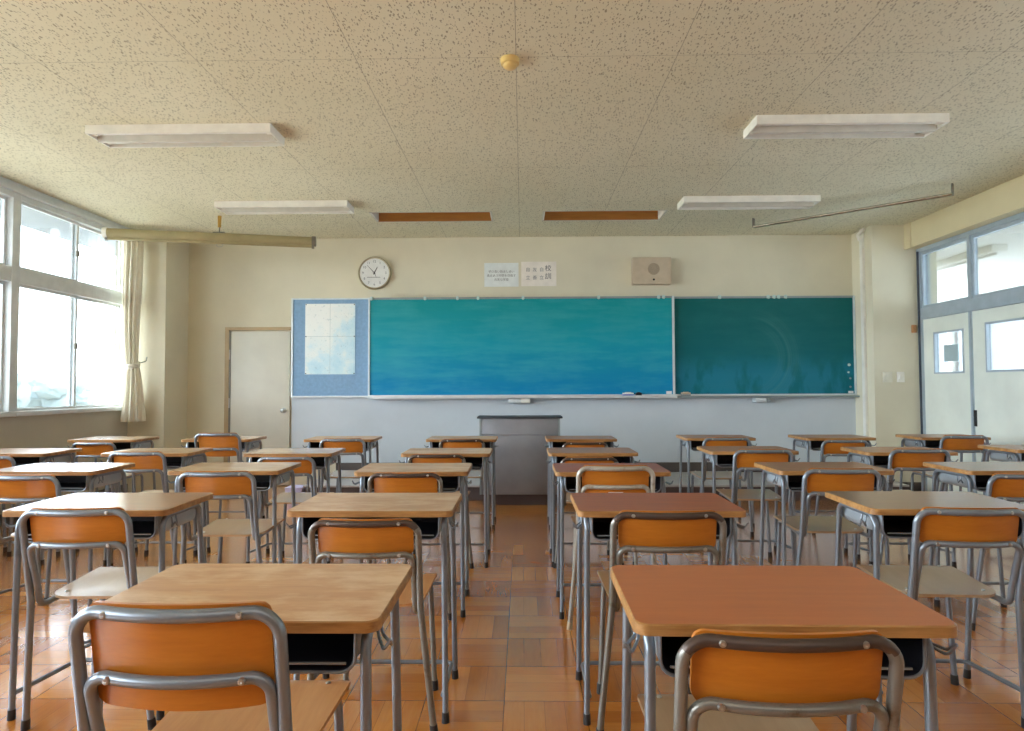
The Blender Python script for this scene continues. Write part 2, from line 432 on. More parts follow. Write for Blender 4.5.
def text_part(name, s, size, loc, mat, parent=None, depth=0.0006, align='CENTER'):
    cu = bpy.data.curves.new(name, 'FONT'); cu.body = s; cu.size = size; cu.extrude = depth
    cu.align_x = align; cu.align_y = 'CENTER'
    t = bpy.data.objects.new(name, cu); COL.objects.link(t)
    bpy.context.view_layer.update()
    dg = bpy.context.evaluated_depsgraph_get()
    me = bpy.data.meshes.new_from_object(t.evaluated_get(dg))
    bpy.data.objects.remove(t)
    me.transform(Matrix.Rotation(PI / 2, 4, 'X'))
    me.materials.clear(); me.materials.append(M[mat])
    o = bpy.data.objects.new(name, me); COL.objects.link(o)
    if parent: o.parent = parent
    o.location = loc
    return o

def thing(name, label, cat, loc=(0, 0, 0), rz=0, group=None):
    o = bpy.data.objects.new(name, None); o.empty_display_size = 0.1; COL.objects.link(o)
    o.location = loc; o.rotation_euler = (0, 0, rz)
    return tag(o, label, cat, group)
def tag(o, label, cat, group=None):
    o['label'] = label; o['category'] = cat
    if group: o['group'] = group
    return o
def struct(o): o['kind'] = 'structure'; return o
def simple_box(name, mat, dims, parent=None, bev=0.0, loc=None):
    bm = bmesh.new(); box(bm, *dims, bev=bev); return finish(name, bm, mat, parent, loc=loc)
def copy_tree(o, parent=None):
    c = o.copy(); COL.objects.link(c)
    if parent: c.parent = parent
    for ch in o.children: copy_tree(ch, c)
    return c

# ------------------------------------------------------------------ camera
cam = bpy.data.cameras.new('camera'); co = bpy.data.objects.new('camera', cam); COL.objects.link(co)
cam.sensor_fit = 'HORIZONTAL'; cam.sensor_width = 36.0; cam.lens = 36.0 * 640 / 1024
cam.clip_start = 0.02; cam.clip_end = 300
co.matrix_world = (Matrix.Translation((0, 0, 1.204)) @ Matrix.Rotation(math.radians(0.94), 4, 'Z')
                   @ Matrix.Rotation(math.radians(90 + 1.94), 4, 'X') @ Matrix.Rotation(math.radians(-0.2), 4, 'Z'))
bpy.context.scene.camera = co

# ------------------------------------------------------------------ room shell
H = 3.07; YW = 7.9; XL = -4.6; XR = 4.6; XB = 4.445; YB = -2.2
PLX = -4.17; PLY = 7.39; PRX = 4.06; PRY = 7.45
struct(simple_box('floor', 'floor', (XL - 0.1, XR + 0.1, YB, YW + 0.1, -0.1, 0)))

# ceiling with the two long recessed slots
SLOTS = ((-1.62, -0.33), (0.235, 1.53)); SY0, SY1 = 6.74, 7.12
bm = bmesh.new()
xs = [XL - 0.1, SLOTS[0][0], SLOTS[0][1], SLOTS[1][0], SLOTS[1][1], XR + 0.1]; ys = [YB, SY0, SY1, YW + 0.1]
for i in range(5):
    for j in range(3):
        if j == 1 and i in (1, 3): continue
        box(bm, xs[i], xs[i + 1], ys[j], ys[j + 1], H, H + 0.16)
bmesh.ops.remove_doubles(bm, verts=bm.verts[:], dist=1e-5)
cl = struct(finish('ceiling', bm, 'ceiling', smooth=False))

# front wall: lower zone below the chalk rail is a shade cooler
struct(simple_box('wall_front', 'wall', (XL - 0.1, XR + 0.2, YW, YW + 0.15, 0, H)))
struct(simple_box('trim_1', 'wall_low', (-2.86, PRX, YW - 0.012, YW, 0.28, 1.085)))
struct(simple_box('baseboard_front', 'base', (-2.3, PRX, YW - 0.028, YW, 0.16, 0.28, )))
struct(simple_box('baseboard_left', 'base', (XL, XL + 0.015, YB, PLY, 0, 0.1)))
# left wall
bm = bmesh.new(); box(bm, XL - 0.15, XL, YB, YW, 0, 0.96); box(bm, XL - 0.15, XL, YB, YW, 2.99, H); box(bm, XL - 0.15, XL, 7.36, YW, 0.96, 2.99)
struct(finish('wall_left', bm, 'wall_grey', smooth=False))
struct(simple_box('trim_2', 'wall', (XL, PLX, PLY, YW, 0, H)))          # pillar by the curtain
bm = bmesh.new(); box(bm, PRX, XR + 0.2, PRY, YW, 0, H)
struct(finish('trim_3', bm, 'wall', smooth=False))                       # pillar by the doors
struct(simple_box('trim_4', 'base', (PRX, XR, PRY - 0.012, PRY, 0, 0.1)))
struct(simple_box('wall_back', 'back', (XL - 0.1, XR + 0.2, YB - 0.1, YB, 0, H)))
# right: beam, wall
bm = bmesh.new(); box(bm, XB, XR + 0.2, YB, PRY, 2.785, H)
struct(finish('wall_right', bm, 'beam', smooth=False))
struct(simple_box('trim_5', 'beam', (XB - 0.012, XB, PRY - 0.12, PRY, 2.78, H)))
struct(simple_box('trim_6', 'corr_wall', (XR, XR + 0.12, YB, 5.68, 0, 2.0)))

# platform
bm = bmesh.new(); box(bm, -2.33, PRX, 6.85, YW, 0, 0.158, mi=1); box(bm, -2.35, PRX, 6.83, YW, 0.142, 0.162, bev=0.004, mi=0)
struct(finish('trim_7', bm, ['platform_top', 'platform_side'], smooth=False))

# ------------------------------------------------------------------ windows (left)
def slab_frame(bm, x0, x1, y0, y1, z0, z1, w, mi=0, wb=None):
    wb = wb or w
    box(bm, x0, x1, y0, y1, z0, z0 + wb, mi=mi); box(bm, x0, x1, y0, y1, z1 - w, z1, mi=mi)
    box(bm, x0, x1, y0, y0 + w, z0 + wb, z1 - w, mi=mi); box(bm, x0, x1, y1 - w, y1, z0 + wb, z1 - w, mi=mi)
SP = 1.66
for k in range(5):
    y1 = 7.36 - k * SP; y0 = y1 - SP
    if y0 < YB: y0 = YB
    w = bpy.data.objects.new('window_%d' % (k + 1), None); COL.objects.link(w); struct(w)
    bm = bmesh.new()
    box(bm, XL - 0.1, XL + 0.01, y0 - 0.045, y0 + 0.045, 0.97, 2.985, bev=0.004)        # thick post
    box(bm, XL - 0.09, XL + 0.004, y0 + 0.045, y1 - 0.045, 2.17, 2.305, bev=0.004)      # transom
    box(bm, XL - 0.1, XL + 0.01, y0 + 0.045, y1 - 0.045, 2.935, 2.985)
    finish('window_frame', bm, 'frame', w)
    bm = bmesh.new(); box(bm, XL - 0.1, XL + 0.045, y0 - 0.0, y1, 0.955, 1.0, bev=0.005)
    finish('window_sill', bm, 'frame', w)
    ym = (y0 + y1) / 2
    for (za, zb) in ((1.0, 2.17), (2.305, 2.935)):
        for s in (0, 1):
            xx = XL - 0.035 - 0.03 * s
            a, b = (y0 + 0.045, ym + 0.022) if s == 0 else (ym - 0.022, y1 - 0.045)
            bm = bmesh.new(); slab_frame(bm, xx - 0.012, xx + 0.012, a, b, za, zb, 0.026)
            sa = finish('sash', bm, 'frame', w)
            bm = bmesh.new(); box(bm, xx - 0.002, xx + 0.002, a + 0.026, b - 0.026, za + 0.026, zb - 0.026)
            finish('pane', bm, 'glass', sa, smooth=False)
        bm = bmesh.new(); zl = za + 0.55 * (zb - za) if za < 1.5 else za + 0.3
        box(bm, XL - 0.03, XL - 0.004, ym - 0.018, ym + 0.018, zl - 0.03, zl + 0.03, bev=0.008)
        finish('window_lock', bm, 'beige_dark', w)
bm = bmesh.new(); box(bm, XL, XL + 0.05, YB, PLY, 2.985, 3.03, bev=0.006); box(bm, XL, XL + 0.03, YB, PLY, 3.035, H)
struct(finish('trim_8', bm, 'frame'))   # curtain rail
# outside: balcony soffit, ground, hazy trees, fence posts
bm = bmesh.new(); box(bm, -5.45, XL - 0.15, -8, 14, 2.98, 3.25)
so = finish('trim_9', bm, 'soffit', smooth=False); struct(so)
bm = bmesh.new(); box(bm, -90, XL - 0.3, -30, 90, -0.6, -0.5)
go = struct(finish('trim_10', bm, 'ground', smooth=False))
rnd = random.Random(3)
TREES = [(-21.5, 22.5, 1.5, 2.0), (-24, 27, 1.9, 2.3), (-24.5, 32, 1.6, 2.2), (-27, 37, 1.9, 2.3), (-20.5, 18.5, 1.4, 1.8)]
TL = ['hazy pale green tree outside the windows, behind the thick window post',
      'hazy rounded tree outside, left half of the window nearest the curtain',
      'hazy tree outside, just left of the window catch near the curtain',
      'hazy low tree outside, right pane of the window beside the curtain',
      'hazy tree outside, seen through the pane at the left edge of the photo']
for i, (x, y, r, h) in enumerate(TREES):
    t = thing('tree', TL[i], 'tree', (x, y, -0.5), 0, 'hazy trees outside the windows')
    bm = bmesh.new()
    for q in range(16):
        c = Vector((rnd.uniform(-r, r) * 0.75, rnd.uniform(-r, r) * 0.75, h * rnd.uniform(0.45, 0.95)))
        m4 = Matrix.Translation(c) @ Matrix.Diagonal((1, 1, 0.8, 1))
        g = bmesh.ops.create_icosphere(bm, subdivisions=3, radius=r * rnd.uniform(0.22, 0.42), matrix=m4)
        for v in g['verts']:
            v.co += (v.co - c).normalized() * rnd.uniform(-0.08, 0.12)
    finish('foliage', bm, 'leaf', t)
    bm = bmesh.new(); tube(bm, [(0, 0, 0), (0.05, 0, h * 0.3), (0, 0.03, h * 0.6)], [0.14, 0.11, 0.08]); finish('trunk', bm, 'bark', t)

# curtain
def curtain():
    t = thing('curtain', 'cream gathered curtain tied back beside the left windows, by the pillar', 'curtain', (-4.46, 7.235, 0))
    bm = bmesh.new(); nz, na = 50, 132; rings = []
    for i in range(nz + 1):
        z = 2.98 + (0.83 - 2.98) * i / nz
        zt = 1.47
        if z > zt: k = 0.62 + 0.38 * min(1, ((z - zt) / 0.9)) ** 0.7
        else: k = 0.62 + 0.62 * min(1, ((zt - z) / 0.6)) ** 0.8
        top = max(0, (z - 2.6) / 0.38)
        ring = []
        for a in range(na):
            th = 2 * PI * a / na
            pl = 1 + 0.20 * math.cos(11 * th + 0.5 * math.sin(z * 1.7)) + 0.05 * math.cos(23 * th + z * 2)
            rx, ry = 0.075 * k, 0.10 * k
            sway = 0.02 * math.sin(z * 2.2) - (0.0 if z > zt else 0.02 * (zt - z))
            ring.append(bm.verts.new((rx * pl * math.cos(th) + sway * 0.3 + (0.02 if z < zt else 0), ry * pl * math.sin(th) + sway, z)))
        rings.append(ring)
    for i in range(nz):
        for a in range(na):
            bm.faces.new((rings[i][a], rings[i][(a + 1) % na], rings[i + 1][(a + 1) % na], rings[i + 1][a]))
    finish('cloth', bm, 'curtain', t)
    bm = bmesh.new()
    pts = [(0.070 * math.cos(a), 0.082 * math.sin(a), 1.47 + 0.02 * math.sin(a)) for a in [2 * PI * k / 28 for k in range(29)]]
    for z in (-0.018, 0, 0.018): tube(bm, [(p[0], p[1], p[2] + z) for p in pts], 0.011, 8, caps=False)
    finish('tie_band', bm, 'curtain', t)
    bm = bmesh.new(); tube(bm, fillet([(0.06, 0.06, 1.5), (0.09, 0.12, 1.52), (0.09, 0.13, 1.57)], [0.03]), 0.008, 8)
    finish('tie_hook', bm, 'screw', t)
curtain()

# ------------------------------------------------------------------ right side doors
dx = XR
D = bpy.data.objects.new('door_1', None); COL.objects.link(D); struct(D)
bm = bmesh.new()
box(bm, dx - 0.03, dx + 0.09, 7.4, PRY, 0, 2.785, mi=0)
box(bm, dx - 0.035, dx + 0.09, 5.55, 7.4, 1.965, 2.09, bev=0.004)
box(bm, dx - 0.03, dx + 0.09, YB, 7.4, 2.735, 2.785)
box(bm, dx - 0.045, dx - 0.03, 7.405, 7.425, 0, 2.75, mi=1)
finish('door_frame', bm, ['frame_grey', 'frame_dark'], D)
struct(D)
def door_leaf(nm, y0, y1, gy0, gy1, gz0, gz1, hinge=None, card=None):
    d = bpy.data.objects.new(nm, None); COL.objects.link(d); struct(d)
    bm = bmesh.new()
    box(bm, dx, dx + 0.04, y0, y1, 0.005, gz0); box(bm, dx, dx + 0.04, y0, y1, gz1, 1.962)
    box(bm, dx, dx + 0.04, y0, gy0, gz0, gz1); box(bm, dx, dx + 0.04, gy1, y1, gz0, gz1)
    finish('door_panel', bm, 'door', d, smooth=False)
    bm = bmesh.new(); slab_frame(bm, dx - 0.006, dx + 0.04, gy0, gy1, gz0, gz1, 0.018)
    f = finish('vision_frame', bm, 'frame_grey', d)
    bm = bmesh.new(); box(bm, dx + 0.018, dx + 0.022, gy0 + 0.018, gy1 - 0.018, gz0 + 0.018, gz1 - 0.018)
    finish('pane', bm, 'glass', f, smooth=False)
    if hinge:
        bm = bmesh.new()
        for y in hinge: box(bm, dx - 0.012, dx + 0.004, y - 0.016, y + 0.016, 0.79, 0.955, bev=0.004)
        finish('pull_handle', bm, 'black', d)
    return d
door_leaf('door_2', 6.63, 7.4, 6.735, 7.22, 1.335, 1.80)
door_leaf('door_3', 5.70, 6.60, 5.90, 6.42, 1.335, 1.83, hinge=(6.585,))
bm = bmesh.new(); box(bm, dx - 0.02, dx + 0.04, 6.6, 6.63, 0, 1.965); struct(finish('trim_11', bm, 'frame_grey'))
cd = simple_box('notice_card', 'grey_card', (dx + 0.005, dx + 0.016, 6.84, 7.06, 1.465, 1.645)); tag(cd, 'small grey card taped on the glass of the left classroom door', 'notice')
# transom windows right
for k, (a, b) in enumerate(((6.61, 7.4), (4.75, 6.57), (2.9, 4.7), (1.0, 2.85))):
    w = bpy.data.objects.new('window_%d' % (6 + k), None); COL.objects.link(w); struct(w)
    bm = bmesh.new(); slab_frame(bm, dx - 0.01, dx + 0.03, a, b, 2.09, 2.735, 0.03)
    if b < 4.74 or a < 5: box(bm, dx - 0.03, dx + 0.06, YB if k == 3 else a, b, 2.0, 2.09)
    finish('window_frame', bm, 'frame_grey', w)
    bm = bmesh.new(); box(bm, dx + 0.008, dx + 0.012, a + 0.03, b - 0.03, 2.12, 2.705); finish('pane', bm, 'glass', w, smooth=False)
    bm = bmesh.new(); box(bm, dx - 0.03, dx + 0.05, a - 0.04, a, 2.09, 2.735); finish('window_post', bm, 'frame_grey', w)
struct(simple_box('trim_12', 'corr_wall', (XR, XR + 0.12, YB, 1.0, 2.0, 2.785)))
bm = bmesh.new(); box(bm, dx - 0.028, dx - 0.008, 6.60, 6.625, 2.33, 2.40, bev=0.006)
finish('window_catch', bm, 'frame_grey', bpy.data.objects['window_6'])
# corridor beyond
bm = bmesh.new()
box(bm, XR + 0.2, 7.3, -2, 14, -0.1, 0)
struct(finish('trim_13', bm, 'corr_wall', smooth=False))
bm = bmesh.new(); box(bm, XR + 0.12, 7.4, -2, 14, 2.95, 3.1)
struct(finish('trim_14', bm, 'corr_wall', smooth=False))
bm = bmesh.new(); box(bm, 7.3, 7.42, -2, 14, 0, 0.95); box(bm, 7.3, 7.42, -2, 14, 2.6, 2.95)
for y in (-1, 2, 5, 8, 11, 13.9): box(bm, 7.3, 7.42, y, y + 0.1, 0.95, 2.6)
struct(finish('trim_15', bm, 'corr_wall', smooth=False))
bm = bmesh.new(); box(bm, 7.35, 7.356, -2, 14, 0.95, 2.6); struct(finish('window_10', bm, 'glass_dimming', smooth=False))
bm = bmesh.new(); box(bm, 4.9, 5.6, 9.3, 9.4, 0, 2.95); box(bm, XR + 0.2, 4.95, 7.9, 9.4, 0, 2.95)
struct(finish('trim_16', bm, 'wall_grey', smooth=False))
t = thing('ceiling_light', 'long white light fixture on the corridor ceiling, seen through the high windows above the doors', 'light', (5.9, 8.6, 2.95))
simple_box('housing', 'white', (-0.1, 0.1, -0.65, 0.65, -0.09, 0), t, bev=0.01)
simple_box('lamp_tube', 'tube_lamp', (-0.015, 0.015, -0.6, 0.6, -0.125, -0.092), t, bev=0.01)

# ------------------------------------------------------------------ back left door (door_4)
D = bpy.data.objects.new('door_4', None); COL.objects.link(D); struct(D)
bm = bmesh.new()
box(bm, -3.69, -3.64, YW - 0.035, YW, 0, 1.96); box(bm, -3.64, -2.862, YW - 0.035, YW, 1.92, 1.96)
finish('door_frame', bm, 'door_frame', D)
bm = bmesh.new(); box(bm, -3.615, -2.88, YW - 0.03, YW - 0.002, 0.01, 1.905, bev=0.002)
finish('door_panel', bm, 'door_small', D)
bm = bmesh.new(); box(bm, -3.638, -3.617, YW - 0.034, YW - 0.004, 0.01, 1.91); finish('door_gap', bm, 'beige_dark', D)
bm = bmesh.new(); disc(bm, (-2.945, YW - 0.03, 0.925), (0, -1, 0), [(0.032, 0), (0.032, 0.006), (0.012, 0.01), (0.012, 0.035), (0.026, 0.045), (0.028, 0.06), (0.018, 0.072), (0, 0.074)])
finish('door_handle', bm, 'screw', D)
for z in (1.62, 1.02, 0.3):
    bm = bmesh.new(); tube(bm, [(-3.628, YW - 0.038, z - 0.06), (-3.628, YW - 0.038, z + 0.06)], 0.008, 8); finish('hinge', bm, 'screw', D)

# ------------------------------------------------------------------ chalkboards
Z0, Z1 = 1.10, 2.305
t = thing('chalkboard', 'long teal blue chalkboard panel with white frame, in the middle of the front wall', 'blackboard', (0, 0, 0))
yb = YW - 0.09
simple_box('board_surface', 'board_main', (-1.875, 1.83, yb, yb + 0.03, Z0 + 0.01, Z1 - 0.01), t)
bm = bmesh.new()
box(bm, -1.889, -1.872, yb - 0.012, yb + 0.04, Z0, Z1 + 0.005); box(bm, 1.825, 1.852, yb - 0.012, yb + 0.04, Z0, Z1 + 0.005)
box(bm, -1.889, 1.852, yb - 0.01, yb + 0.04, Z1 - 0.02, Z1 + 0.004, mi=1); box(bm, -1.889, 1.852, yb - 0.01, yb + 0.04, Z0 - 0.006, Z0 + 0.012)
finish('board_frame', bm, ['alu', 'alu_grey'], t)
bm = bmesh.new(); box(bm, -1.889, 1.86, yb - 0.07, yb + 0.06, Z0 - 0.03, Z0 - 0.01, bev=0.004); box(bm, -1.889, 1.86, yb - 0.074, yb - 0.066, Z0 - 0.03, Z0 + 0.0)
finish('chalk_rail', bm, 'alu', t)
simple_box('number_plate', 'white_label', (1.745, 1.81, yb - 0.004, yb, 1.115, 1.15), t)
t2 = thing('chalkboard', 'darker green right hand chalkboard with chalk smears, beside the pillar', 'blackboard', (0, 0, 0))
yr = YW - 0.045
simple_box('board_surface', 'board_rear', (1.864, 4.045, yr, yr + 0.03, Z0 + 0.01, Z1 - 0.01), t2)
bm = bmesh.new(); box(bm, 4.035, 4.055, yr - 0.02, yr + 0.04, Z0, Z1); box(bm, 1.864, 4.055, yr - 0.012, yr + 0.04, Z1 - 0.022, Z1 + 0.002, mi=1); box(bm, 1.864, 4.055, yr - 0.012, yr + 0.04, Z0 - 0.006, Z0 + 0.012)
finish('board_frame', bm, ['alu', 'alu_grey'], t2)
bm = bmesh.new(); box(bm, 1.866, 4.058, yr - 0.075, yr + 0.02, Z0 - 0.03, Z0 - 0.01, bev=0.004)
finish('chalk_rail', bm, 'alu_grey', t2)
simple_box('number_plate', 'white_label', (3.96, 4.02, yr - 0.004, yr, 1.115, 1.145), t2)
# rail clips, each a small clip over the top edge
def clip(x, y, label, z=Z1):
    bm = bmesh.new(); box(bm, x - 0.016, x + 0.016, y - 0.03, y - 0.0, z - 0.028, z + 0.012, bev=0.005); box(bm, x - 0.009, x + 0.009, y - 0.04, y - 0.03, z - 0.035, z - 0.012, bev=0.003)
    tag(finish('board_clip', bm, 'magnet'), label, 'clip', 'small clips along the top edge of the chalkboards')
CL = [(-1.845, 'small pale clip at the top left corner of the long teal chalkboard'),
      (-1.19, 'pale clip on the top edge of the long chalkboard, second from its left end'),
      (-0.79, 'pale clip on the top edge of the long chalkboard, third from its left end'),
      (-0.54, 'pale clip on the chalkboard top edge just below the left paper'),
      (0.01, 'pale clip on the chalkboard top edge below the gap between the two papers'),
      (0.93, 'pale clip on the chalkboard top edge left of the wall speaker'),
      (1.66, 'left of two close clips near the top right corner of the long chalkboard'),
      (1.72, 'right of two close clips near the top right corner of the long chalkboard')]
for x, l in CL: clip(x, yb - 0.012, l)
for x, l in [(2.41, 'lone pale clip on the top edge of the right chalkboard'), (3.0, 'leftmost clip of the cluster atop the right chalkboard'),
             (3.07, 'second clip of the cluster atop the right chalkboard'), (3.125, 'third clip of the cluster atop the right chalkboard'), (3.21, 'rightmost clip of the cluster atop the right chalkboard')]:
    clip(x, yr - 0.014, l)
for x, z, r, l in [(3.975, 1.462, 0.017, 'white round magnet, topmost in the column at the right edge of the dark chalkboard'),
                   (3.965, 1.372, 0.012, 'small white magnet, second from top at the right edge of the dark chalkboard'),
                   (3.985, 1.298, 0.012, 'small grey magnet, third from top at the right edge of the dark chalkboard'),
                   (3.985, 1.195, 0.012, 'small dark magnet, lowest at the right edge of the dark chalkboard')]:
    bm = bmesh.new(); disc(bm, (x, yr - 0.0005, z), (0, -1, 0), [(r, 0), (r, 0.008), (r * 0.8, 0.011), (0, 0.011)], 16)
    tag(finish('magnet', bm, 'magnet' if z > 1.35 else 'alu_grey'), l, 'magnet', 'round magnets on the right chalkboard')
# erasers on the rail
def eraser(x, y, mat, felt, label, w=0.13):
    t = thing('chalk_eraser', label, 'eraser', (x, y, Z0 - 0.0099))
    simple_box('felt_pad', felt, (-w / 2, w / 2, -0.025, 0.025, 0, 0.022), t, bev=0.004)
    bm = bmesh.new(); box(bm, -w / 2, w / 2, -0.026, 0.026, 0.022, 0.042, bev=0.006); box(bm, -w * 0.3, w * 0.3, -0.012, 0.012, 0.042, 0.05, bev=0.004)
    finish('eraser_body', bm, mat, t)
eraser(1.275, yb - 0.036, 'white', 'blue_plastic', 'blue and white chalk eraser on the rail of the long teal chalkboard')
eraser(1.405, yb - 0.036, 'black', 'black', 'small black eraser on the rail beside the blue eraser', 0.07)
eraser(1.98, yr - 0.045, 'speaker', 'alu_grey', 'pale beige eraser on the rail of the right chalkboard', 0.11)
# small rail boxes under the boards
t = thing('chalk_box', 'pale two-part chalk drawer under the middle of the long chalkboard', 'drawer', (-0.02, YW - 0.088, 1.012))
simple_box('drawer', 'alu', (-0.15, -0.002, -0.04, 0.088, 0, 0.054), t, bev=0.004)
simple_box('drawer', 'white', (0.002, 0.11, -0.04, 0.088, 0, 0.054), t, bev=0.004)
t = thing('chalk_box', 'small grey chalk drawer under the right chalkboard', 'drawer', (2.92, YW - 0.09, 1.012))
simple_box('drawer', 'alu', (-0.11, 0.02, -0.04, 0.088, 0, 0.054), t, bev=0.004)
simple_box('drawer', 'alu_grey', (0.022, 0.07, -0.04, 0.088, 0, 0.05), t, bev=0.004)

# pin board + map
t = thing('pin_board', 'blue pin board in a white frame left of the chalkboard', 'notice board')
simple_box('board_panel', 'pin_board', (-2.84, -1.885, YW - 0.035, YW - 0.01, 1.10, 2.30), t)
bm = bmesh.new()
for d in ((-2.86, -2.84, 1.085, 2.315), (-1.905, -1.89, 1.085, 2.315)): box(bm, d[0], d[1], YW - 0.045, YW - 0.0, d[2], d[3])
box(bm, -2.84, -1.905, YW - 0.045, YW, 2.298, 2.315); box(bm, -2.84, -1.905, YW - 0.045, YW, 1.085, 1.105)
finish('board_frame', bm, 'alu', t)
mp = thing('wall_map', 'pale blue and white map pinned on the blue board', 'map', (0.022, 0, 0))
simple_box('map_sheet', 'map', (-2.71, -2.09, YW - 0.039, YW - 0.0352, 1.37, 2.245), mp)
bm = bmesh.new(); box(bm, -2.402, -2.399, YW - 0.0395, YW - 0.039, 1.37, 2.245); box(bm, -2.71, -2.09, YW - 0.0395, YW - 0.039, 1.838, 1.841)
finish('fold_crease', bm, 'grey_card', mp, smooth=False)
for x, z in ((-2.70, 2.235), (-2.10, 2.235), (-2.70, 1.84), (-2.10, 1.84), (-2.1, 1.38), (-2.7, 1.38)):
    bm = bmesh.new(); disc(bm, (x, YW - 0.039, z), (0, -1, 0), [(0.007, 0), (0.006, 0.006), (0, 0.008)], 10); finish('pin', bm, 'ink', mp)

# clock
t = thing('wall_clock', 'round white wall clock with bronze rim above the chalkboard', 'clock', (-1.832, YW, 2.625))
bm = bmesh.new(); R0 = 0.205
disc(bm, (0, 0, 0), (0, -1, 0), [(R0 * 0.97, 0), (R0, 0.01), (R0, 0.035), (R0 * 0.95, 0.048), (R0 * 0.9, 0.046), (R0 * 0.885, 0.036), (0, 0.036)], 56)
finish('clock_case', bm, 'clock_rim', t)
bm = bmesh.new(); disc(bm, (0, -0.0362, 0), (0, -1, 0), [(R0 * 0.885, 0), (R0 * 0.885, 0.001), (0, 0.001)], 56); finish('clock_face', bm, 'clock_face', t, smooth=False)
for h in range(1, 13):
    a = math.radians(90 - 30 * h); text_part('numeral', str(h), 0.042, (0.142 * math.cos(a), -0.0378, 0.142 * math.sin(a)), 'ink_pale', t)
def hand(nm, ang, l, w, tail, mat='ink'):
    bm = bmesh.new(); a = math.radians(ang); d = Vector((math.sin(a), 0, math.cos(a))); s = Vector((math.cos(a), 0, -math.sin(a)))
    q = [d * l + s * w * 0.4, d * l - s * w * 0.4, -d * tail - s * w, -d * tail + s * w]
    A = [bm.verts.new(v + Vector((0, -0.0385, 0))) for v in q]; B = [bm.verts.new(v + Vector((0, -0.041, 0))) for v in q]
    bm.faces.new(A); bm.faces.new(B[::-1])
    for i in range(4): bm.faces.new((A[i], A[(i + 1) % 4], B[(i + 1) % 4], B[i]))
    finish(nm, bm, mat, t, smooth=False)
hand('hour_hand', 26, 0.085, 0.006, 0.02)
hand('minute_hand', 318, 0.135, 0.0035, 0.02)
hand('second_hand', 155, 0.06, 0.003, 0.01)
simple_box('face_line', 'ink_pale', (-0.09, 0.075, -0.0382, -0.037, -0.056, -0.050), t)

# papers with writing
t = thing('paper_notice', 'cool white paper with three lines of small writing above the chalkboard', 'paper', (-0.257, YW, 2.598))
simple_box('sheet', 'paper_cool', (-0.213, 0.213, -0.006, 0.004, -0.148, 0.148), t)
for i, s in enumerate(('学び合い励まし合い', '高めあう仲間を目指す', '元気な学級')):
    text_part('writing', s, 0.036, (0.0, -0.0064, 0.038 - i * 0.05), 'ink_pale', t)
t = thing('paper_notice', 'warm white paper with large characters 校訓 and three columns of characters', 'paper', (0.207, YW, 2.607))
simple_box('sheet', 'paper_warm', (-0.218, 0.218, -0.006, 0.004, -0.152, 0.152), t)
for i, s in enumerate('校訓'): text_part('writing', s, 0.082, (0.115, -0.0064, 0.065 - i * 0.1), 'ink', t)
for x, col2 in ((0.035, '自立'), (-0.05, '友善'), (-0.135, '自立')):
    for i, s in enumerate(col2): text_part('writing', s, 0.056, (x, -0.0064, 0.05 - i * 0.1), 'ink_pale', t)

# speaker
t = thing('wall_speaker', 'beige box speaker mounted on the wall above the chalkboard', 'speaker', (1.585, YW, 2.62))
bm = bmesh.new(); prism(bm, [(0, -0.165), (-0.11, -0.165), (-0.11, 0.165), (0, 0.165)], 'x', -0.235, 0.235)
bmesh.ops.bevel(bm, geom=bm.edges[:], offset=0.006, segments=2, affect='EDGES'); finish('speaker_box', bm, 'speaker', t)
bm = bmesh.new(); disc(bm, (0.02, -0.11, 0.02), (0, -1, 0), [(0.072, -0.004), (0.072, 0.001), (0.068, 0.003), (0, 0.003)], 36)
g = finish('grille', bm, 'speaker_cloth', t)
bm = bmesh.new()
for i in range(-6, 7):
    for j in range(-6, 7):
        if i * i + j * j <= 38: box(bm, 0.02 + i * 0.0105 - 0.002, 0.02 + i * 0.0105 + 0.002, -0.1138, -0.112, 0.02 + j * 0.0105 - 0.002, 0.02 + j * 0.0105 + 0.002)
finish('grille_holes', bm, 'beige_dark', g, smooth=False)
bm = bmesh.new(); disc(bm, (0.02, -0.11, -0.11), (0, -1, 0), [(0.013, -0.004), (0.013, 0.004), (0, 0.006)], 14); finish('volume_knob', bm, 'black', t)

# switches, door stop, conduit on right pillar
def switch(x, w, label, mat='switch'):
    t = thing('light_switch', label, 'switch', (x, PRY, 1.305))
    simple_box('plate', mat, (-w / 2, w / 2, -0.01, 0, -0.06, 0.06), t, bev=0.003)
    simple_box('rocker', mat, (-w / 4, w / 4, -0.016, -0.008, -0.03, 0.03), t, bev=0.003)
switch(4.205, 0.11, 'cream wall switch plate, left of two on the right pillar', 'switch')
switch(4.355, 0.085, 'white wall switch plate, right of two on the right pillar', 'white')
bm = bmesh.new(); box(bm, 4.49, 4.54, PRY - 0.03, PRY, 1.815, 1.905, bev=0.006)
tag(finish('wall_bracket', bm, 'bronze'), 'small brown wooden block on the wall beside the classroom doors', 'block')
bm = bmesh.new(); box(bm, PRX - 0.035, PRX, 7.6, 7.66, 0.16, H, bev=0.005)
t = thing('conduit', 'white vertical cable conduit on the left side of the right pillar', 'conduit')
finish('channel', bm, 'conduit', t)
bm = bmesh.new(); tube(bm, fillet([(PRX - 0.03, 7.55, 3.05), (PRX - 0.06, 7.63, 3.0), (PRX - 0.03, 7.65, 2.94)], [0.03]), 0.022, 10); finish('cable_elbow', bm, 'white', t)

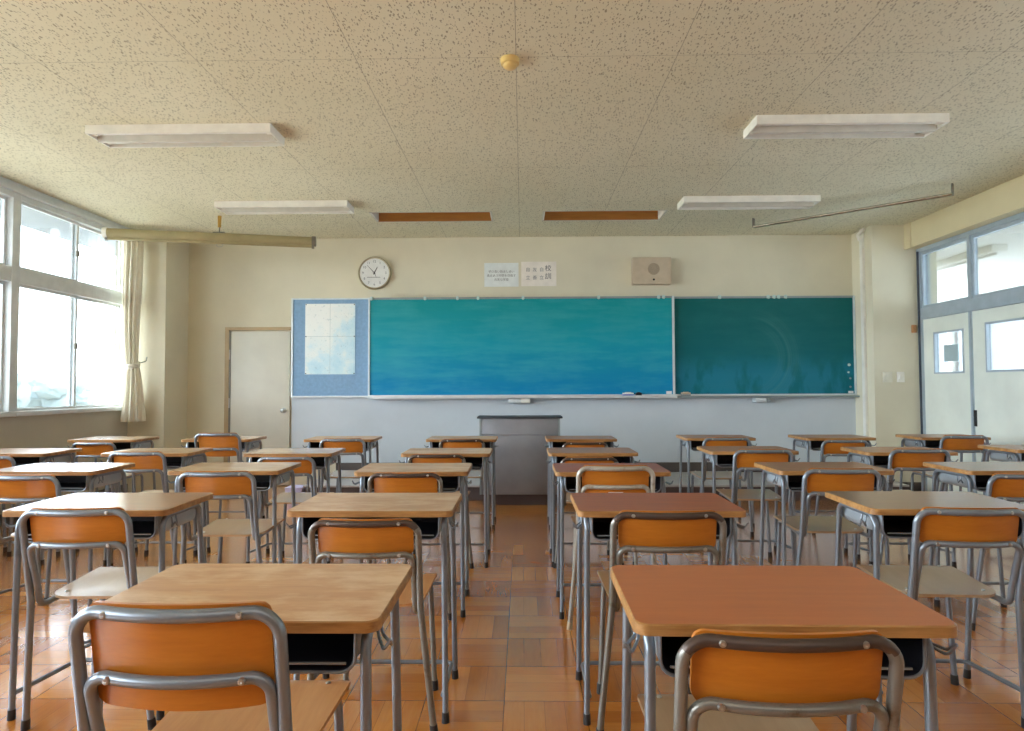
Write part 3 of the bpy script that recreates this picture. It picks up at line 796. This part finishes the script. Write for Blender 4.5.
# lectern
t = thing('lectern', 'grey steel lectern with dark top standing at the platform, centre aisle end', 'lectern', (-0.03, 6.65, 0))
bm = bmesh.new(); box(bm, -0.405, 0.405, -0.12, 0.165, 0.115, 0.885, bev=0.006); box(bm, -0.385, 0.385, -0.126, -0.115, 0.72, 0.728)
finish('cabinet_body', bm, 'lectern', t)
simple_box('side_strip', 'alu_grey', (-0.41, -0.39, -0.125, 0.165, 0.115, 0.885), t); simple_box('side_strip', 'alu_grey', (0.39, 0.41, -0.125, 0.165, 0.115, 0.885), t)
simple_box('plinth', 'platform_side', (-0.39, 0.39, -0.05, 0.165, 0, 0.115), t)
simple_box('top_board', 'lectern_top', (-0.435, 0.435, -0.14, 0.17, 0.885, 0.905), t, bev=0.004)
simple_box('front_panel', 'lectern', (-0.375, 0.375, -0.1235, -0.119, 0.14, 0.70), t, bev=0.002)

# lavender box near platform end
t = thing('storage_box', 'small pale lavender box on the floor at the left end of the platform', 'box', (-2.44, 6.9, 0))
simple_box('box_body', 'lavender', (-0.09, 0.09, -0.1, 0.1, 0, 0.13), t, bev=0.006)
simple_box('lid', 'lavender', (-0.095, 0.095, -0.105, 0.105, 0.13, 0.145), t, bev=0.004)

# ------------------------------------------------------------------ ceiling things
def fixture(x0, x1, y0, label):
    L = x1 - x0; W = 0.275; t = thing('ceiling_light', label, 'light', ((x0 + x1) / 2, y0 + W / 2, H), 0, 'fluorescent ceiling lights')
    bm = bmesh.new(); hx, hy = L / 2, W / 2
    dpt = 0.062
    for q in (-1, 1):
        box(bm, -hx, hx, min(q * hy, q * (hy - 0.01)), max(q * hy, q * (hy - 0.01)), -dpt, 0)
        box(bm, min(q * hx, q * (hx - 0.01)), max(q * hx, q * (hx - 0.01)), -hy + 0.01, hy - 0.01, -dpt, 0)
    finish('housing', bm, 'white', t, smooth=False)
    bm = bmesh.new(); box(bm, -hx + 0.01, hx - 0.01, -hy + 0.01, hy - 0.01, -0.012, -0.001)
    prism(bm, [(-0.04, -0.012), (0.04, -0.012), (0.010, -0.072), (-0.010, -0.072)], 'x', -hx + 0.012, hx - 0.012)
    finish('reflector', bm, 'white_trough', t, smooth=False)
    for s in (-1, 1):
        bm = bmesh.new(); tube(bm, [(-hx + 0.05, s * 0.078, -0.036), (hx - 0.05, s * 0.078, -0.036)], 0.0145, 14)
        finish('lamp_tube', bm, 'tube_lamp', t)
    for s in (-1, 1):
        for e in (-1, 1):
            bm = bmesh.new(); a, b = (hx - 0.05, hx - 0.02) if e > 0 else (-hx + 0.02, -hx + 0.05)
            box(bm, a, b, s * 0.078 - 0.016, s * 0.078 + 0.016, -0.052, -0.012); finish('lamp_holder', bm, 'white', t)
fixture(-3.09, -1.77, 4.42, 'white twin tube ceiling light, nearer one on the window side')
fixture(1.62, 2.93, 4.37, 'white twin tube ceiling light, nearer one on the door side')
fixture(-3.07, -1.74, 6.28, 'white twin tube ceiling light, farther one behind the screen case on the window side')
fixture(1.59, 2.92, 6.24, 'white twin tube ceiling light, farther one on the door side')
for k, (a, b) in enumerate(SLOTS):
    lab = ['orange brown recessed light slot in the ceiling, left of centre before the chalkboard', 'orange brown recessed light slot in the ceiling, right of centre before the chalkboard'][k]
    t = thing('recessed_light', lab, 'light', ((a + b) / 2, (SY0 + SY1) / 2, H)); hx = (b - a) / 2; hy = (SY1 - SY0) / 2
    simple_box('slot_board', 'slot_brown', (-hx + 0.001, hx - 0.001, hy - 0.012, hy - 0.001, 0.0, 0.155), t)
    for s in (-1, 1): simple_box('end_plate', 'white', (s * hx - (0.012 if s > 0 else -0.001), s * hx + (-0.001 if s > 0 else 0.012), -hy + 0.001, hy - 0.013, 0.0, 0.155), t)
    simple_box('top_plate', 'white', (-hx + 0.013, hx - 0.013, -hy + 0.001, hy - 0.013, 0.14, 0.155), t)
    bm = bmesh.new(); slab = 0.012
    box(bm, -hx - slab, hx + slab, -hy - slab, -hy, -0.004, 0.0); box(bm, -hx - slab, hx + slab, hy, hy + slab, -0.004, 0.0)
    box(bm, -hx - slab, -hx, -hy, hy, -0.004, 0); box(bm, hx, hx + slab, -hy, hy, -0.004, 0)
    finish('slot_trim', bm, 'white_trough', t)
t = thing('smoke_detector', 'round yellowed smoke detector on the ceiling near the centre', 'detector', (-0.064, 3.58, H))
bm = bmesh.new(); disc(bm, (0, 0, 0), (0, 0, -1), [(0.054, 0), (0.056, 0.004), (0.052, 0.03), (0.042, 0.034)], 36); finish('base', bm, 'cream_plastic', t)
bm = bmesh.new(); disc(bm, (0, 0, -0.034), (0, 0, -1), [(0.04, 0), (0.038, 0.012), (0.026, 0.022), (0, 0.024)], 30); finish('sensor_cap', bm, 'cream_plastic', t)

# roll screen case
A = Vector((-4.37, 6.58, 2.835)); B = Vector((-2.31, 7.05, 2.835)); dv = (B - A).normalized()
t = thing('projection_screen', 'khaki rolled projection screen case hanging from the ceiling by the windows', 'screen')
bm = bmesh.new(); tube(bm, [A, B], 0.05, 28)
tube(bm, [A + Vector((0, 0, -0.055)) + dv * 0.02, B + Vector((0, 0, -0.055)) - dv * 0.02], 0.018, 12)
finish('case', bm, 'screen_case', t)
for p, s in ((A, 1), (B, -1)):
    bm = bmesh.new(); tube(bm, [p - dv * 0.012 * s, p + dv * 0.03 * s], 0.056, 24); finish('end_cap', bm, 'beige_dark' if s < 0 else 'white', t)
    bm = bmesh.new(); disc(bm, p + Vector((0, 0, -0.06)) + dv * 0.02 * s, dv, [(0.022, -0.012), (0.022, 0.012)], 14); finish('end_knob', bm, 'beige_dark', t)
mid = A.lerp(B, 0.53)
bm = bmesh.new(); tube(bm, [mid + Vector((0, 0, 0.05)), (mid.x, mid.y, 2.955)], 0.006, 8); box(bm, mid.x - 0.06, mid.x + 0.06, mid.y - 0.03, mid.y + 0.03, 2.883, 2.89); finish('hanger', bm, 'beige_dark', t)
bm = bmesh.new(); tube(bm, [(mid.x, mid.y, 2.945), (mid.x, mid.y, H)], [0.017, 0.02], 12); finish('ceiling_mount', bm, 'brass', t)
bm = bmesh.new(); tube(bm, [(mid.x + 0.035 * math.cos(a), mid.y + 0.01, 2.765 + 0.02 * math.sin(a) - 0.01) for a in [2 * PI * k / 20 for k in range(21)]], 0.003, 6); finish('pull_ring', bm, 'screw', t)

# ceiling mounted double rail on the door side
P = Vector((2.575, 7.1, 0)); Q = Vector((3.985, 5.93, 0)); dq = (Q - P).normalized(); sd = dq.cross(Vector((0, 0, 1)))
t = thing('ceiling_rail', 'slim chromed double rail hanging below the ceiling near the door wall', 'rail')
for k in (-1, 1):
    bm = bmesh.new(); o = sd * 0.018 * k
    tube(bm, [P + o + Vector((0, 0, 2.975)), Q + o + Vector((0, 0, 2.975))], 0.011, 10); finish('rail_bar', bm, 'rail_steel', t)
for p in (P, Q):
    bm = bmesh.new(); tube(bm, [p + sd * 0.018 + Vector((0, 0, 2.966)), p + sd * 0.018 + Vector((0, 0, H))], 0.009, 8); tube(bm, [p - sd * 0.018 + Vector((0, 0, 2.966)), p - sd * 0.018 + Vector((0, 0, H))], 0.009, 8)
    finish('drop_bracket', bm, 'beige_dark', t)

# ------------------------------------------------------------------ school desk
# local origin: floor, centre of the user's edge; +y points to the chalkboard
HW = 0.30; DD = 0.40; TZ = 0.763; TR = 0.0108
def make_desk():
    t = thing('school_desk', 'x', 'desk', (0, 0, 0), 0, 'school desks')
    bm = bmesh.new()
    pts = rrect(2 * HW, DD, 0.028, 7, 0, DD / 2)
    n = len(pts)
    inset = [(p[0] * (HW - 0.003) / HW, DD / 2 + (p[1] - DD / 2) * (DD / 2 - 0.003) / (DD / 2)) for p in pts]
    lv = [(pts, TZ - 0.022), (pts, TZ - 0.0025), (inset, TZ)]
    rings = [[bm.verts.new((p[0], p[1], z)) for p in P_] for P_, z in lv]
    for i in range(2):
        for k in range(n):
            f = bm.faces.new((rings[i][k], rings[i][(k + 1) % n], rings[i + 1][(k + 1) % n], rings[i + 1][k])); f.material_index = 1
    f = bm.faces.new(rings[2]); f.material_index = 0
    f = bm.faces.new(rings[0][::-1]); f.material_index = 1
    finish('tabletop', bm, ['top_tan', 'edge'], t, ang=25)
    lx = HW - 0.035
    zc = TZ - 0.022 - TR - 0.002; zs = 0.66
    for s in (-1, 1):
        x = s * lx
        fa = (x + s * 0.006, 0.045, 0.0); fb = (x + s * 0.0, 0.05, zs)
        ra = (x + s * 0.004, 0.395, 0.0); rb = (x, 0.335, zs)
        for a, b in ((fa, fb), (ra, rb)):
            a = Vector(a); b = Vector(b)
            bm = bmesh.new(); tube(bm, [a + (b - a) * 0.03, b], TR, 14); lg = finish('leg', bm, 'tube', t)
            bm = bmesh.new(); tube(bm, [a, a + (b - a) * 0.055], [TR + 0.003, TR + 0.002], 14); finish('rubber_foot', bm, 'rubber', lg)
        ft = Vector(fb) + (Vector(fb) - Vector(fa)).normalized() * (zc - zs); rt = Vector(rb) + (Vector(rb) - Vector(ra)).normalized() * (zc - zs)
        bm = bmesh.new(); tube(bm, fillet([fb, ft, rt, rb], [0.045, 0.045]), TR, 14); finish('side_rail', bm, 'tube', t)
        # bag hook
        bm = bmesh.new()
        hx = x + s * 0.013
        tube(bm, fillet([(hx, 0.12, 0.722), (hx + s * 0.006, 0.115, 0.698), (hx + s * 0.034, 0.07, 0.692), (hx + s * 0.036, 0.045, 0.712)], [0.01, 0.012], 5), 0.0032, 8)
        tube(bm, fillet([(hx, 0.09, 0.722), (hx + s * 0.004, 0.09, 0.698), (hx + s * 0.022, 0.05, 0.690), (hx + s * 0.036, 0.045, 0.712)], [0.008, 0.012], 5), 0.0032, 8)
        finish('bag_hook', bm, 'tube', t)
    # bent floor stretcher: from one front leg, back along the rear legs, to the other
    xs_ = lx - 0.004
    bm = bmesh.new(); tube(bm, fillet([(-xs_, 0.048, 0.095), (-xs_ + 0.004, 0.38, 0.072), (xs_ - 0.004, 0.38, 0.072), (xs_, 0.048, 0.095)], [0.03, 0.03], 6), 0.0085, 12)
    finish('stretcher', bm, 'tube', t)
    # book tray
    bm = bmesh.new()
    w, z0, z1, r = 0.248, 0.654, TZ - 0.0225, 0.03
    prof = [(-w, z1), (-w, z0 + r)] + [(-w + r - r * math.cos(a), z0 + r - r * math.sin(a)) for a in [PI / 2 * k / 5 for k in range(1, 6)]] + \
           [(w - r + r * math.sin(a), z0 + r - r * math.cos(a)) for a in [PI / 2 * k / 5 for k in range(0, 6)]] + [(w, z1)]
    def shell(prof, y0, y1, mi, back):
        A = [bm.verts.new((p[0], y0, p[1])) for p in prof]; B = [bm.verts.new((p[0], y1, p[1])) for p in prof]
        for i in range(len(prof) - 1):
            f = bm.faces.new((A[i], A[i + 1], B[i + 1], B[i])); f.material_index = mi
        if back: bm.faces.new(B).material_index = mi
        return A
    o1 = shell(prof, 0.035, 0.335, 0, True)
    pin = [(p[0] * 0.99, p[1] + 0.0025 * (1 if i not in (0, len(prof) - 1) else 0)) for i, p in enumerate(prof)]
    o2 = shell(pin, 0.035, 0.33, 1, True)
    for i in range(len(prof) - 1): bm.faces.new((o1[i], o1[i + 1], o2[i + 1], o2[i]))
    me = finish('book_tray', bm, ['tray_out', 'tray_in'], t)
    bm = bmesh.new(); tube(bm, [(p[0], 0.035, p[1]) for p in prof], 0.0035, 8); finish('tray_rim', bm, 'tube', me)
    bm = bmesh.new(); box(bm, -w + 0.02, w - 0.02, 0.04, 0.044, z0 + 0.012, z0 + 0.016); finish('tray_lip', bm, 'alu_grey', me)
    return t
desk0 = make_desk()

# ------------------------------------------------------------------ school chair
# local origin: floor below the top rail of the back; +y is forward (towards the desk)
CW = 0.181; CR = 0.0115
def make_chair(nm='school_chair', sticker=False, tubem='tube', railm=None, seatm='seat_ply', h=0.80, foot='rubber', deep=False):
    t = thing(nm, 'x', 'chair', (0, 0, 0), 0, 'school chairs'); rm = railm or tubem
    zs = 0.47; zt = h - CR; r = 0.045; bul = 0.022
    def rail_pts(w, z, y, zb, yb_, rr, bl, lower=None):
        """inverted U with a bulged rail, from left bottom to right bottom"""
        pts = []
        side = Vector((0, yb_ - y, zb - z)).normalized()
        left = [Vector((-w, yb_, zb)), Vector((-w, y, z)) + side * rr]
        arc = []
        for k in range(1, 8):
            a = PI / 2 * k / 8
            arc.append(Vector((-w + rr - rr * math.cos(a), y, z)) + side * (rr - rr * math.sin(a)))
        rail = []
        for k in range(0, 13):
            x = (-1 + 2 * k / 12) * (w - rr)
            rail.append(Vector((x, y - bl * (1 - (x / (w - rr)) ** 2), z)))
        L = left + arc; R_ = [Vector((-p.x, p.y, p.z)) for p in reversed(L)]
        return L + rail + R_
    # outer back frame
    bm = bmesh.new(); tube(bm, rail_pts(CW, zt, 0.0, zs, 0.055, r, bul), CR, 16)
    if rm != tubem:
        pass
    bf = finish('back_frame', bm, [tubem, rm], t)
    if rm != tubem:
        for f in bf.data.polygons:
            if f.center.z > zt - 0.02: f.material_index = 1
    # rear legs
    for s in (-1, 1):
        a = Vector((s * (CW + 0.042), 0.10, 0)); b = Vector((s * CW, 0.055, zs))
        bm = bmesh.new(); tube(bm, [a + (b - a) * 0.04, b], CR, 14); lg = finish('leg', bm, tubem, t)
        bm = bmesh.new(); tube(bm, [a, a + (b - a) * 0.08], [CR + 0.003, CR + 0.002], 14); finish('rubber_foot', bm, foot, lg)
    # inner frame: lower back rail, side drops, bends forward under the seat
    wi = CW - 0.0195; zi = h - (0.100 if sticker else 0.125); zu = 0.446
    yl = 0.012
    up = rail_pts(wi, zi, yl, zu + 0.06, 0.062, 0.032, bul)
    lo = fillet([up[0], Vector((-wi, 0.072, zu)), Vector((-wi + 0.002, 0.27, zu + 0.006))], [0.035])
    lo = list(reversed(lo[1:]))
    pts = lo + up + [Vector((-p.x, p.y, p.z)) for p in reversed(lo)]
    bm = bmesh.new(); tube(bm, pts, CR * 0.94, 14); finish('inner_frame', bm, tubem, t)
    # side rails and front legs
    for s in (-1, 1):
        x = s * (wi - 0.002)
        p0 = (x, 0.27, zu + 0.006); p1 = (x, 0.435, zu + 0.011); p2 = (s * (wi + 0.018), 0.43, 0.0)
        p2v = Vector(p2); p1v = Vector(p1)
        P_ = fillet([p0, p1, p2v + (p1v - p2v) * 0.04], [0.04])
        bm = bmesh.new(); tube(bm, P_, CR * 0.94, 14); lg = finish('leg', bm, tubem, t)
        bm = bmesh.new(); tube(bm, [p2v, p2v + (p1v - p2v) * 0.085], [CR + 0.003, CR + 0.002], 14); finish('rubber_foot', bm, foot, lg)
    for yy in (0.2, 0.40):
        bm = bmesh.new(); tube(bm, [(-wi + 0.008, yy, zu), (wi - 0.008, yy, zu)], 0.007, 10); finish('cross_bar', bm, tubem, t)
    # plywood back
    W = 0.162; zb = h - (0.179 if deep else 0.165 if sticker else 0.133); ztp = h + 0.004; Hh = ztp - zb; yf = CR + 0.0
    nu, nv = 28, 14
    def hw(z):
        d = min(z - zb, ztp - z); rr = 0.026 if z - zb < ztp - z else 0.02
        return W - (rr - math.sqrt(max(0, rr * rr - max(0, rr - d) ** 2)))
    bm = bmesh.new(); F = []; B_ = []
    for j in range(nv + 1):
        tt = j / nv; tt = 0.5 - 0.5 * math.cos(PI * tt); z = zb + Hh * tt
        h_ = hw(z); rf, rb2 = [], []
        for i in range(nu + 1):
            x = (-1 + 2 * i / nu) * h_
            lean = 0.055 * (zt - z) / (zt - zs)
            y = lean - bul * 1.02 * (1 - (x / (W + 0.005)) ** 2) + yf
            zz = z - (0.006 if deep else 0.002) * (1 - (x / W) ** 2) * (1 - tt)
            rb2.append(bm.verts.new((x, y, zz))); rf.append(bm.verts.new((x, y + 0.009, zz)))
        F.append(rf); B_.append(rb2)
    for j in range(nv):
        for i in range(nu):
            bm.faces.new((F[j][i], F[j][i + 1], F[j + 1][i + 1], F[j + 1][i])); bm.faces.new((B_[j][i + 1], B_[j][i], B_[j + 1][i], B_[j + 1][i + 1]))
    for j in range(nv):
        bm.faces.new((F[j][0], F[j + 1][0], B_[j + 1][0], B_[j][0])); bm.faces.new((F[j + 1][nu], F[j][nu], B_[j][nu], B_[j + 1][nu]))
    for i in range(nu):
        bm.faces.new((F[0][i + 1], F[0][i], B_[0][i], B_[0][i + 1])); bm.faces.new((F[nv][i], F[nv][i + 1], B_[nv][i + 1], B_[nv][i]))
    bk = finish('backrest', bm, 'back_ply', t, ang=50)
    for z, y in ((zt, 0.0), (zi, yl)):
        for s in (-1, 1):
            x = s * 0.118; yy = y - bul * (1 - (x / 0.136) ** 2) - CR
            bm = bmesh.new(); disc(bm, (x, yy + 0.004, z), (0, -1, 0), [(0.0065, 0), (0.0065, 0.003), (0.0055, 0.006), (0.002, 0.0065), (0, 0.005)], 14); finish('screw', bm, 'screw', t)
    # seat
    bm = bmesh.new(); y0, y1 = 0.115, 0.475; nu, nv = 24, 22; Tp, Bt = [], []
    for j in range(nv + 1):
        v = 0.5 - 0.5 * math.cos(PI * j / nv); y = y0 + (y1 - y0) * v
        base = 0.173 + 0.014 * v
        rr = 0.065 if v < 0.5 else 0.03; d = min(y - y0, y1 - y)
        base -= (rr - math.sqrt(max(0, rr * rr - max(0, rr - d) ** 2))) * (1.0 if v > 0.5 else 1.2)
        ra, rb2 = [], []
        for i in range(nu + 1):
            u = -1 + 2 * i / nu; x = u * base
            z = 0.464 + 0.016 * v - 0.008 * (1 - u * u) * math.sin(PI * min(1, v * 1.2)) - (0.012 * ((v - 0.88) / 0.12) ** 2 if v > 0.88 else 0)
            ra.append(bm.verts.new((x, y, z))); rb2.append(bm.verts.new((x, y, z - 0.01)))
        Tp.append(ra); Bt.append(rb2)
    for j in range(nv):
        for i in range(nu):
            bm.faces.new((Tp[j][i], Tp[j][i + 1], Tp[j + 1][i + 1], Tp[j + 1][i])); bm.faces.new((Bt[j][i + 1], Bt[j][i], Bt[j + 1][i], Bt[j + 1][i + 1]))
        bm.faces.new((Tp[j][0], Tp[j + 1][0], Bt[j + 1][0], Bt[j][0])); bm.faces.new((Tp[j + 1][nu], Tp[j][nu], Bt[j][nu], Bt[j + 1][nu]))
    for i in range(nu):
        bm.faces.new((Tp[0][i + 1], Tp[0][i], Bt[0][i], Bt[0][i + 1])); bm.faces.new((Tp[nv][i], Tp[nv][i + 1], Bt[nv][i + 1], Bt[nv][i]))
    bmesh.ops.remove_doubles(bm, verts=bm.verts[:], dist=1e-5)
    st = finish('seat', bm, seatm, t, ang=50)
    for s in (-1, 1):
        for yy in (0.17, 0.44):
            bm = bmesh.new(); zz = 0.464 + 0.016 * (yy - y0) / (y1 - y0) - 0.002
            disc(bm, (s * 0.135, yy, zz), (0, 0, 1), [(0.006, 0), (0.006, 0.003), (0.004, 0.0045), (0, 0.0045)], 12); finish('seat_rivet', bm, 'screw', st)
    if sticker:
        bm = bmesh.new(); z = zi - 0.027
        P_ = []
        for k in range(7):
            x = -0.036 + 0.072 * k / 6; lean = 0.055 * (zt - z) / (zt - zs); y = lean - bul * 1.02 * (1 - (x / (W + 0.005)) ** 2) + yf - 0.0006
            P_.append((x, y))
        Aa = [bm.verts.new((p[0], p[1], z - 0.011)) for p in P_]; Bb = [bm.verts.new((p[0], p[1], z + 0.011)) for p in P_]
        for k in range(6): bm.faces.new((Aa[k], Aa[k + 1], Bb[k + 1], Bb[k]))
        lb = finish('sticker', bm, 'white_label', bk); lb['label'] = 'white rectangular sticker'
    return t

# ------------------------------------------------------------------ place desks and chairs
def set_mat(obj, i, mat):
    obj.material_slots[i].link = 'OBJECT'; obj.material_slots[i].material = M[mat]
ROW = {1: 'nearest row', 2: 'second nearest row', 3: 'middle row', 4: 'second farthest row', 5: 'farthest row'}
FILE = {0: '', 1: 'in the file beside the windows', 2: 'in the second file from the windows', 3: 'in the third file from the windows', 4: 'just left of the centre aisle',
        5: 'just right of the centre aisle', 6: 'in the third file from the door side', 7: 'in the second file from the door side', 8: 'in the file beside the doors'}
DESC = {'top_tan': 'pale tan', 'top_matte': 'tan', 'top_worn': 'glossy brown', 'top_orange': 'smooth orange brown', 'top_brown': 'mid brown', 'top_red': 'reddish brown', 'top_dull': 'dull brown'}
DESKS = [(1, 4, -0.574, 1.217, 'top_matte', 0.0), (1, 5, 0.508, 1.205, 'top_orange', -0.01), (1, 6, 1.497, 1.18, 'top_brown', 0),
 (2, 3, -1.596, 2.305, 'top_worn', 0.02), (2, 4, -0.553, 2.295, 'top_matte', 0), (2, 5, 0.496, 2.29, 'top_red', 0.0), (2, 6, 1.553, 2.325, 'top_dull', -0.02),
 (3, 2, -2.595, 3.39, 'top_tan', 0), (3, 3, -1.605, 3.40, 'top_tan', 0.01), (3, 4, -0.588, 3.35, 'top_matte', 0.015), (3, 5, 0.470, 3.33, 'top_red', 0), (3, 6, 1.639, 3.37, 'top_brown', 0), (3, 7, 2.61, 3.37, 'top_dull', 0.01),
 (4, 1, -3.56, 4.32, 'top_tan', 0), (4, 2, -2.58, 4.32, 'top_tan', 0.01), (4, 3, -1.586, 4.29, 'top_tan', 0.02), (4, 4, -0.518, 4.27, 'top_matte', 0), (4, 5, 0.473, 4.29, 'top_brown', 0), (4, 6, 1.575, 4.38, 'top_brown', -0.02), (4, 7, 2.59, 4.30, 'top_brown', -0.015), (4, 8, 3.68, 4.45, 'top_brown', 0),
 (5, 1, -3.64, 5.47, 'top_tan', 0), (5, 2, -2.65, 5.48, 'top_tan', 0), (5, 3, -1.577, 5.45, 'top_matte', 0.01), (5, 4, -0.526, 5.43, 'top_matte', 0), (5, 5, 0.50, 5.43, 'top_brown', 0), (5, 6, 1.69, 5.50, 'top_brown', -0.02), (5, 7, 2.71, 5.50, 'top_brown', 0), (5, 8, 3.69, 5.52, 'top_brown', 0)]
for i, (r, c, x, y, mt, rz) in enumerate(DESKS):
    d = desk0 if i == 0 else copy_tree(desk0)
    d.location = (x, y, 0); d.rotation_euler = (0, 0, rz)
    d['label'] = '%s school desk, %s, %s' % (DESC[mt], ROW[r], FILE[c]); d['category'] = 'desk'; d['group'] = 'school desks'
    for ch in d.children:
        if ch.name.startswith('tabletop'): set_mat(ch, 0, mt)
A_ = make_chair()
D_ = make_chair(deep=True)
B_ = make_chair(tubem='tube_worn', railm='rail_dark')
C_ = make_chair(sticker=True, tubem='tube_pale', foot='rubber_cream')
CHAIRS = [(1, 4, -0.606, 1.120, 0.826, 'D', 0), (1, 5, 0.452, 1.108, 0.784, 'B', -0.01),
 (2, 3, -1.538, 2.185, 0.792, 'A', 0.03), (2, 4, -0.534, 2.16, 0.760, 'B', 0), (2, 5, 0.480, 2.135, 0.792, 'B', 0), (2, 6, 1.540, 2.235, 0.783, 'A', -0.05),
 (3, 2, -2.49, 3.15, 0.775, 'A', 0), (3, 3, -1.508, 3.14, 0.793, 'A', 0.03), (3, 4, -0.60, 3.26, 0.77, 'B', 0), (3, 5, 0.451, 3.13, 0.820, 'C', 0), (3, 6, 1.586, 3.22, 0.792, 'A', -0.04), (3, 7, 2.435, 3.14, 0.777, 'A', 0),
 (4, 1, -3.515, 4.15, 0.765, 'A', 0), (4, 2, -2.54, 4.185, 0.786, 'A', 0), (4, 3, -1.548, 4.175, 0.755, 'A', 0), (4, 4, -0.565, 4.20, 0.766, 'B', 0), (4, 5, 0.436, 4.21, 0.744, 'B', 0), (4, 6, 1.545, 4.15, 0.798, 'A', -0.03), (4, 7, 2.50, 4.087, 0.805, 'A', 0),
 (5, 1, -3.65, 5.40, 0.746, 'A', 0), (5, 2, -2.498, 5.21, 0.836, 'D', 0), (5, 3, -1.49, 5.28, 0.782, 'A', 0), (5, 4, -0.504, 5.31, 0.774, 'B', 0), (5, 5, 0.52, 5.36, 0.744, 'B', 0), (5, 6, 1.619, 5.12, 0.798, 'A', 0), (5, 7, 2.60, 5.22, 0.769, 'A', 0), (5, 8, 3.525, 5.18, 0.805, 'A', 0)]
SRC = {'D': D_, 'A': A_, 'B': B_, 'C': C_}; used = set()
KD = {'D': 'deep backed orange school chair', 'A': 'orange grey framed school chair', 'B': 'orange school chair, worn frame, dark rail', 'C': 'pale framed school chair with white sticker'}
for (r, c, x, y, h, k, rz) in CHAIRS:
    if k in used: d = copy_tree(SRC[k])
    else: d = SRC[k]; used.add(k)
    d.location = (x, y, 0); d.rotation_euler = (0, 0, rz); d.scale = (1, 1, h / 0.80)
    d['label'] = '%s, %s, %s' % (KD[k], ROW[r], FILE[c]); d['category'] = 'chair'; d['group'] = 'school chairs'
    if (r, c) in ((1, 4), (2, 4)):
        for ch in d.children:
            if ch.name.startswith('seat'): set_mat(ch, 0, 'seat_orange')

# ------------------------------------------------------------------ light
sc = bpy.context.scene
w = bpy.data.worlds.new('sky'); sc.world = w; w.use_nodes = True
nt = w.node_tree; bg = nt.nodes['Background']; bg.inputs[0].default_value = (0.80, 0.90, 1.0, 1); bg.inputs[1].default_value = WORLD
def area(name, loc, size, size_y, energy, rot, col=(1, 1, 1), portal=False):
    l = bpy.data.lights.new(name, 'AREA'); l.shape = 'RECTANGLE'; l.size = size; l.size_y = size_y; l.energy = energy; l.color = col
    if portal: l.cycles.is_portal = True
    o = bpy.data.objects.new(name, l); COL.objects.link(o); o.location = loc; o.rotation_euler = rot
    return o
area('window_portal', (XL - 0.2, (YB + 7.3) / 2, 1.97), 7.3 - YB, 2.0, 1, (PI / 2, 0, -PI / 2), portal=True)
area('door_portal', (7.5, 5.5, 1.77), 16, 1.7, 1, (PI / 2, 0, PI / 2), portal=True)
if FILL: area('rear_fill_light', (0.5, -1.0, 2.9), 5.0, 1.5, FILL, (math.radians(35), 0, 0), (1, 0.96, 0.9))  # added fill light above and behind the camera, no real fixture
sc.view_settings.view_transform = 'Standard'; sc.view_settings.look = 'None'
sc.view_settings.exposure = EXPO; sc.view_settings.gamma = 1.0
sc.cycles.max_bounces = 10; sc.cycles.diffuse_bounces = 6; sc.cycles.transparent_max_bounces = 12; sc.cycles.sample_clamp_indirect = 8
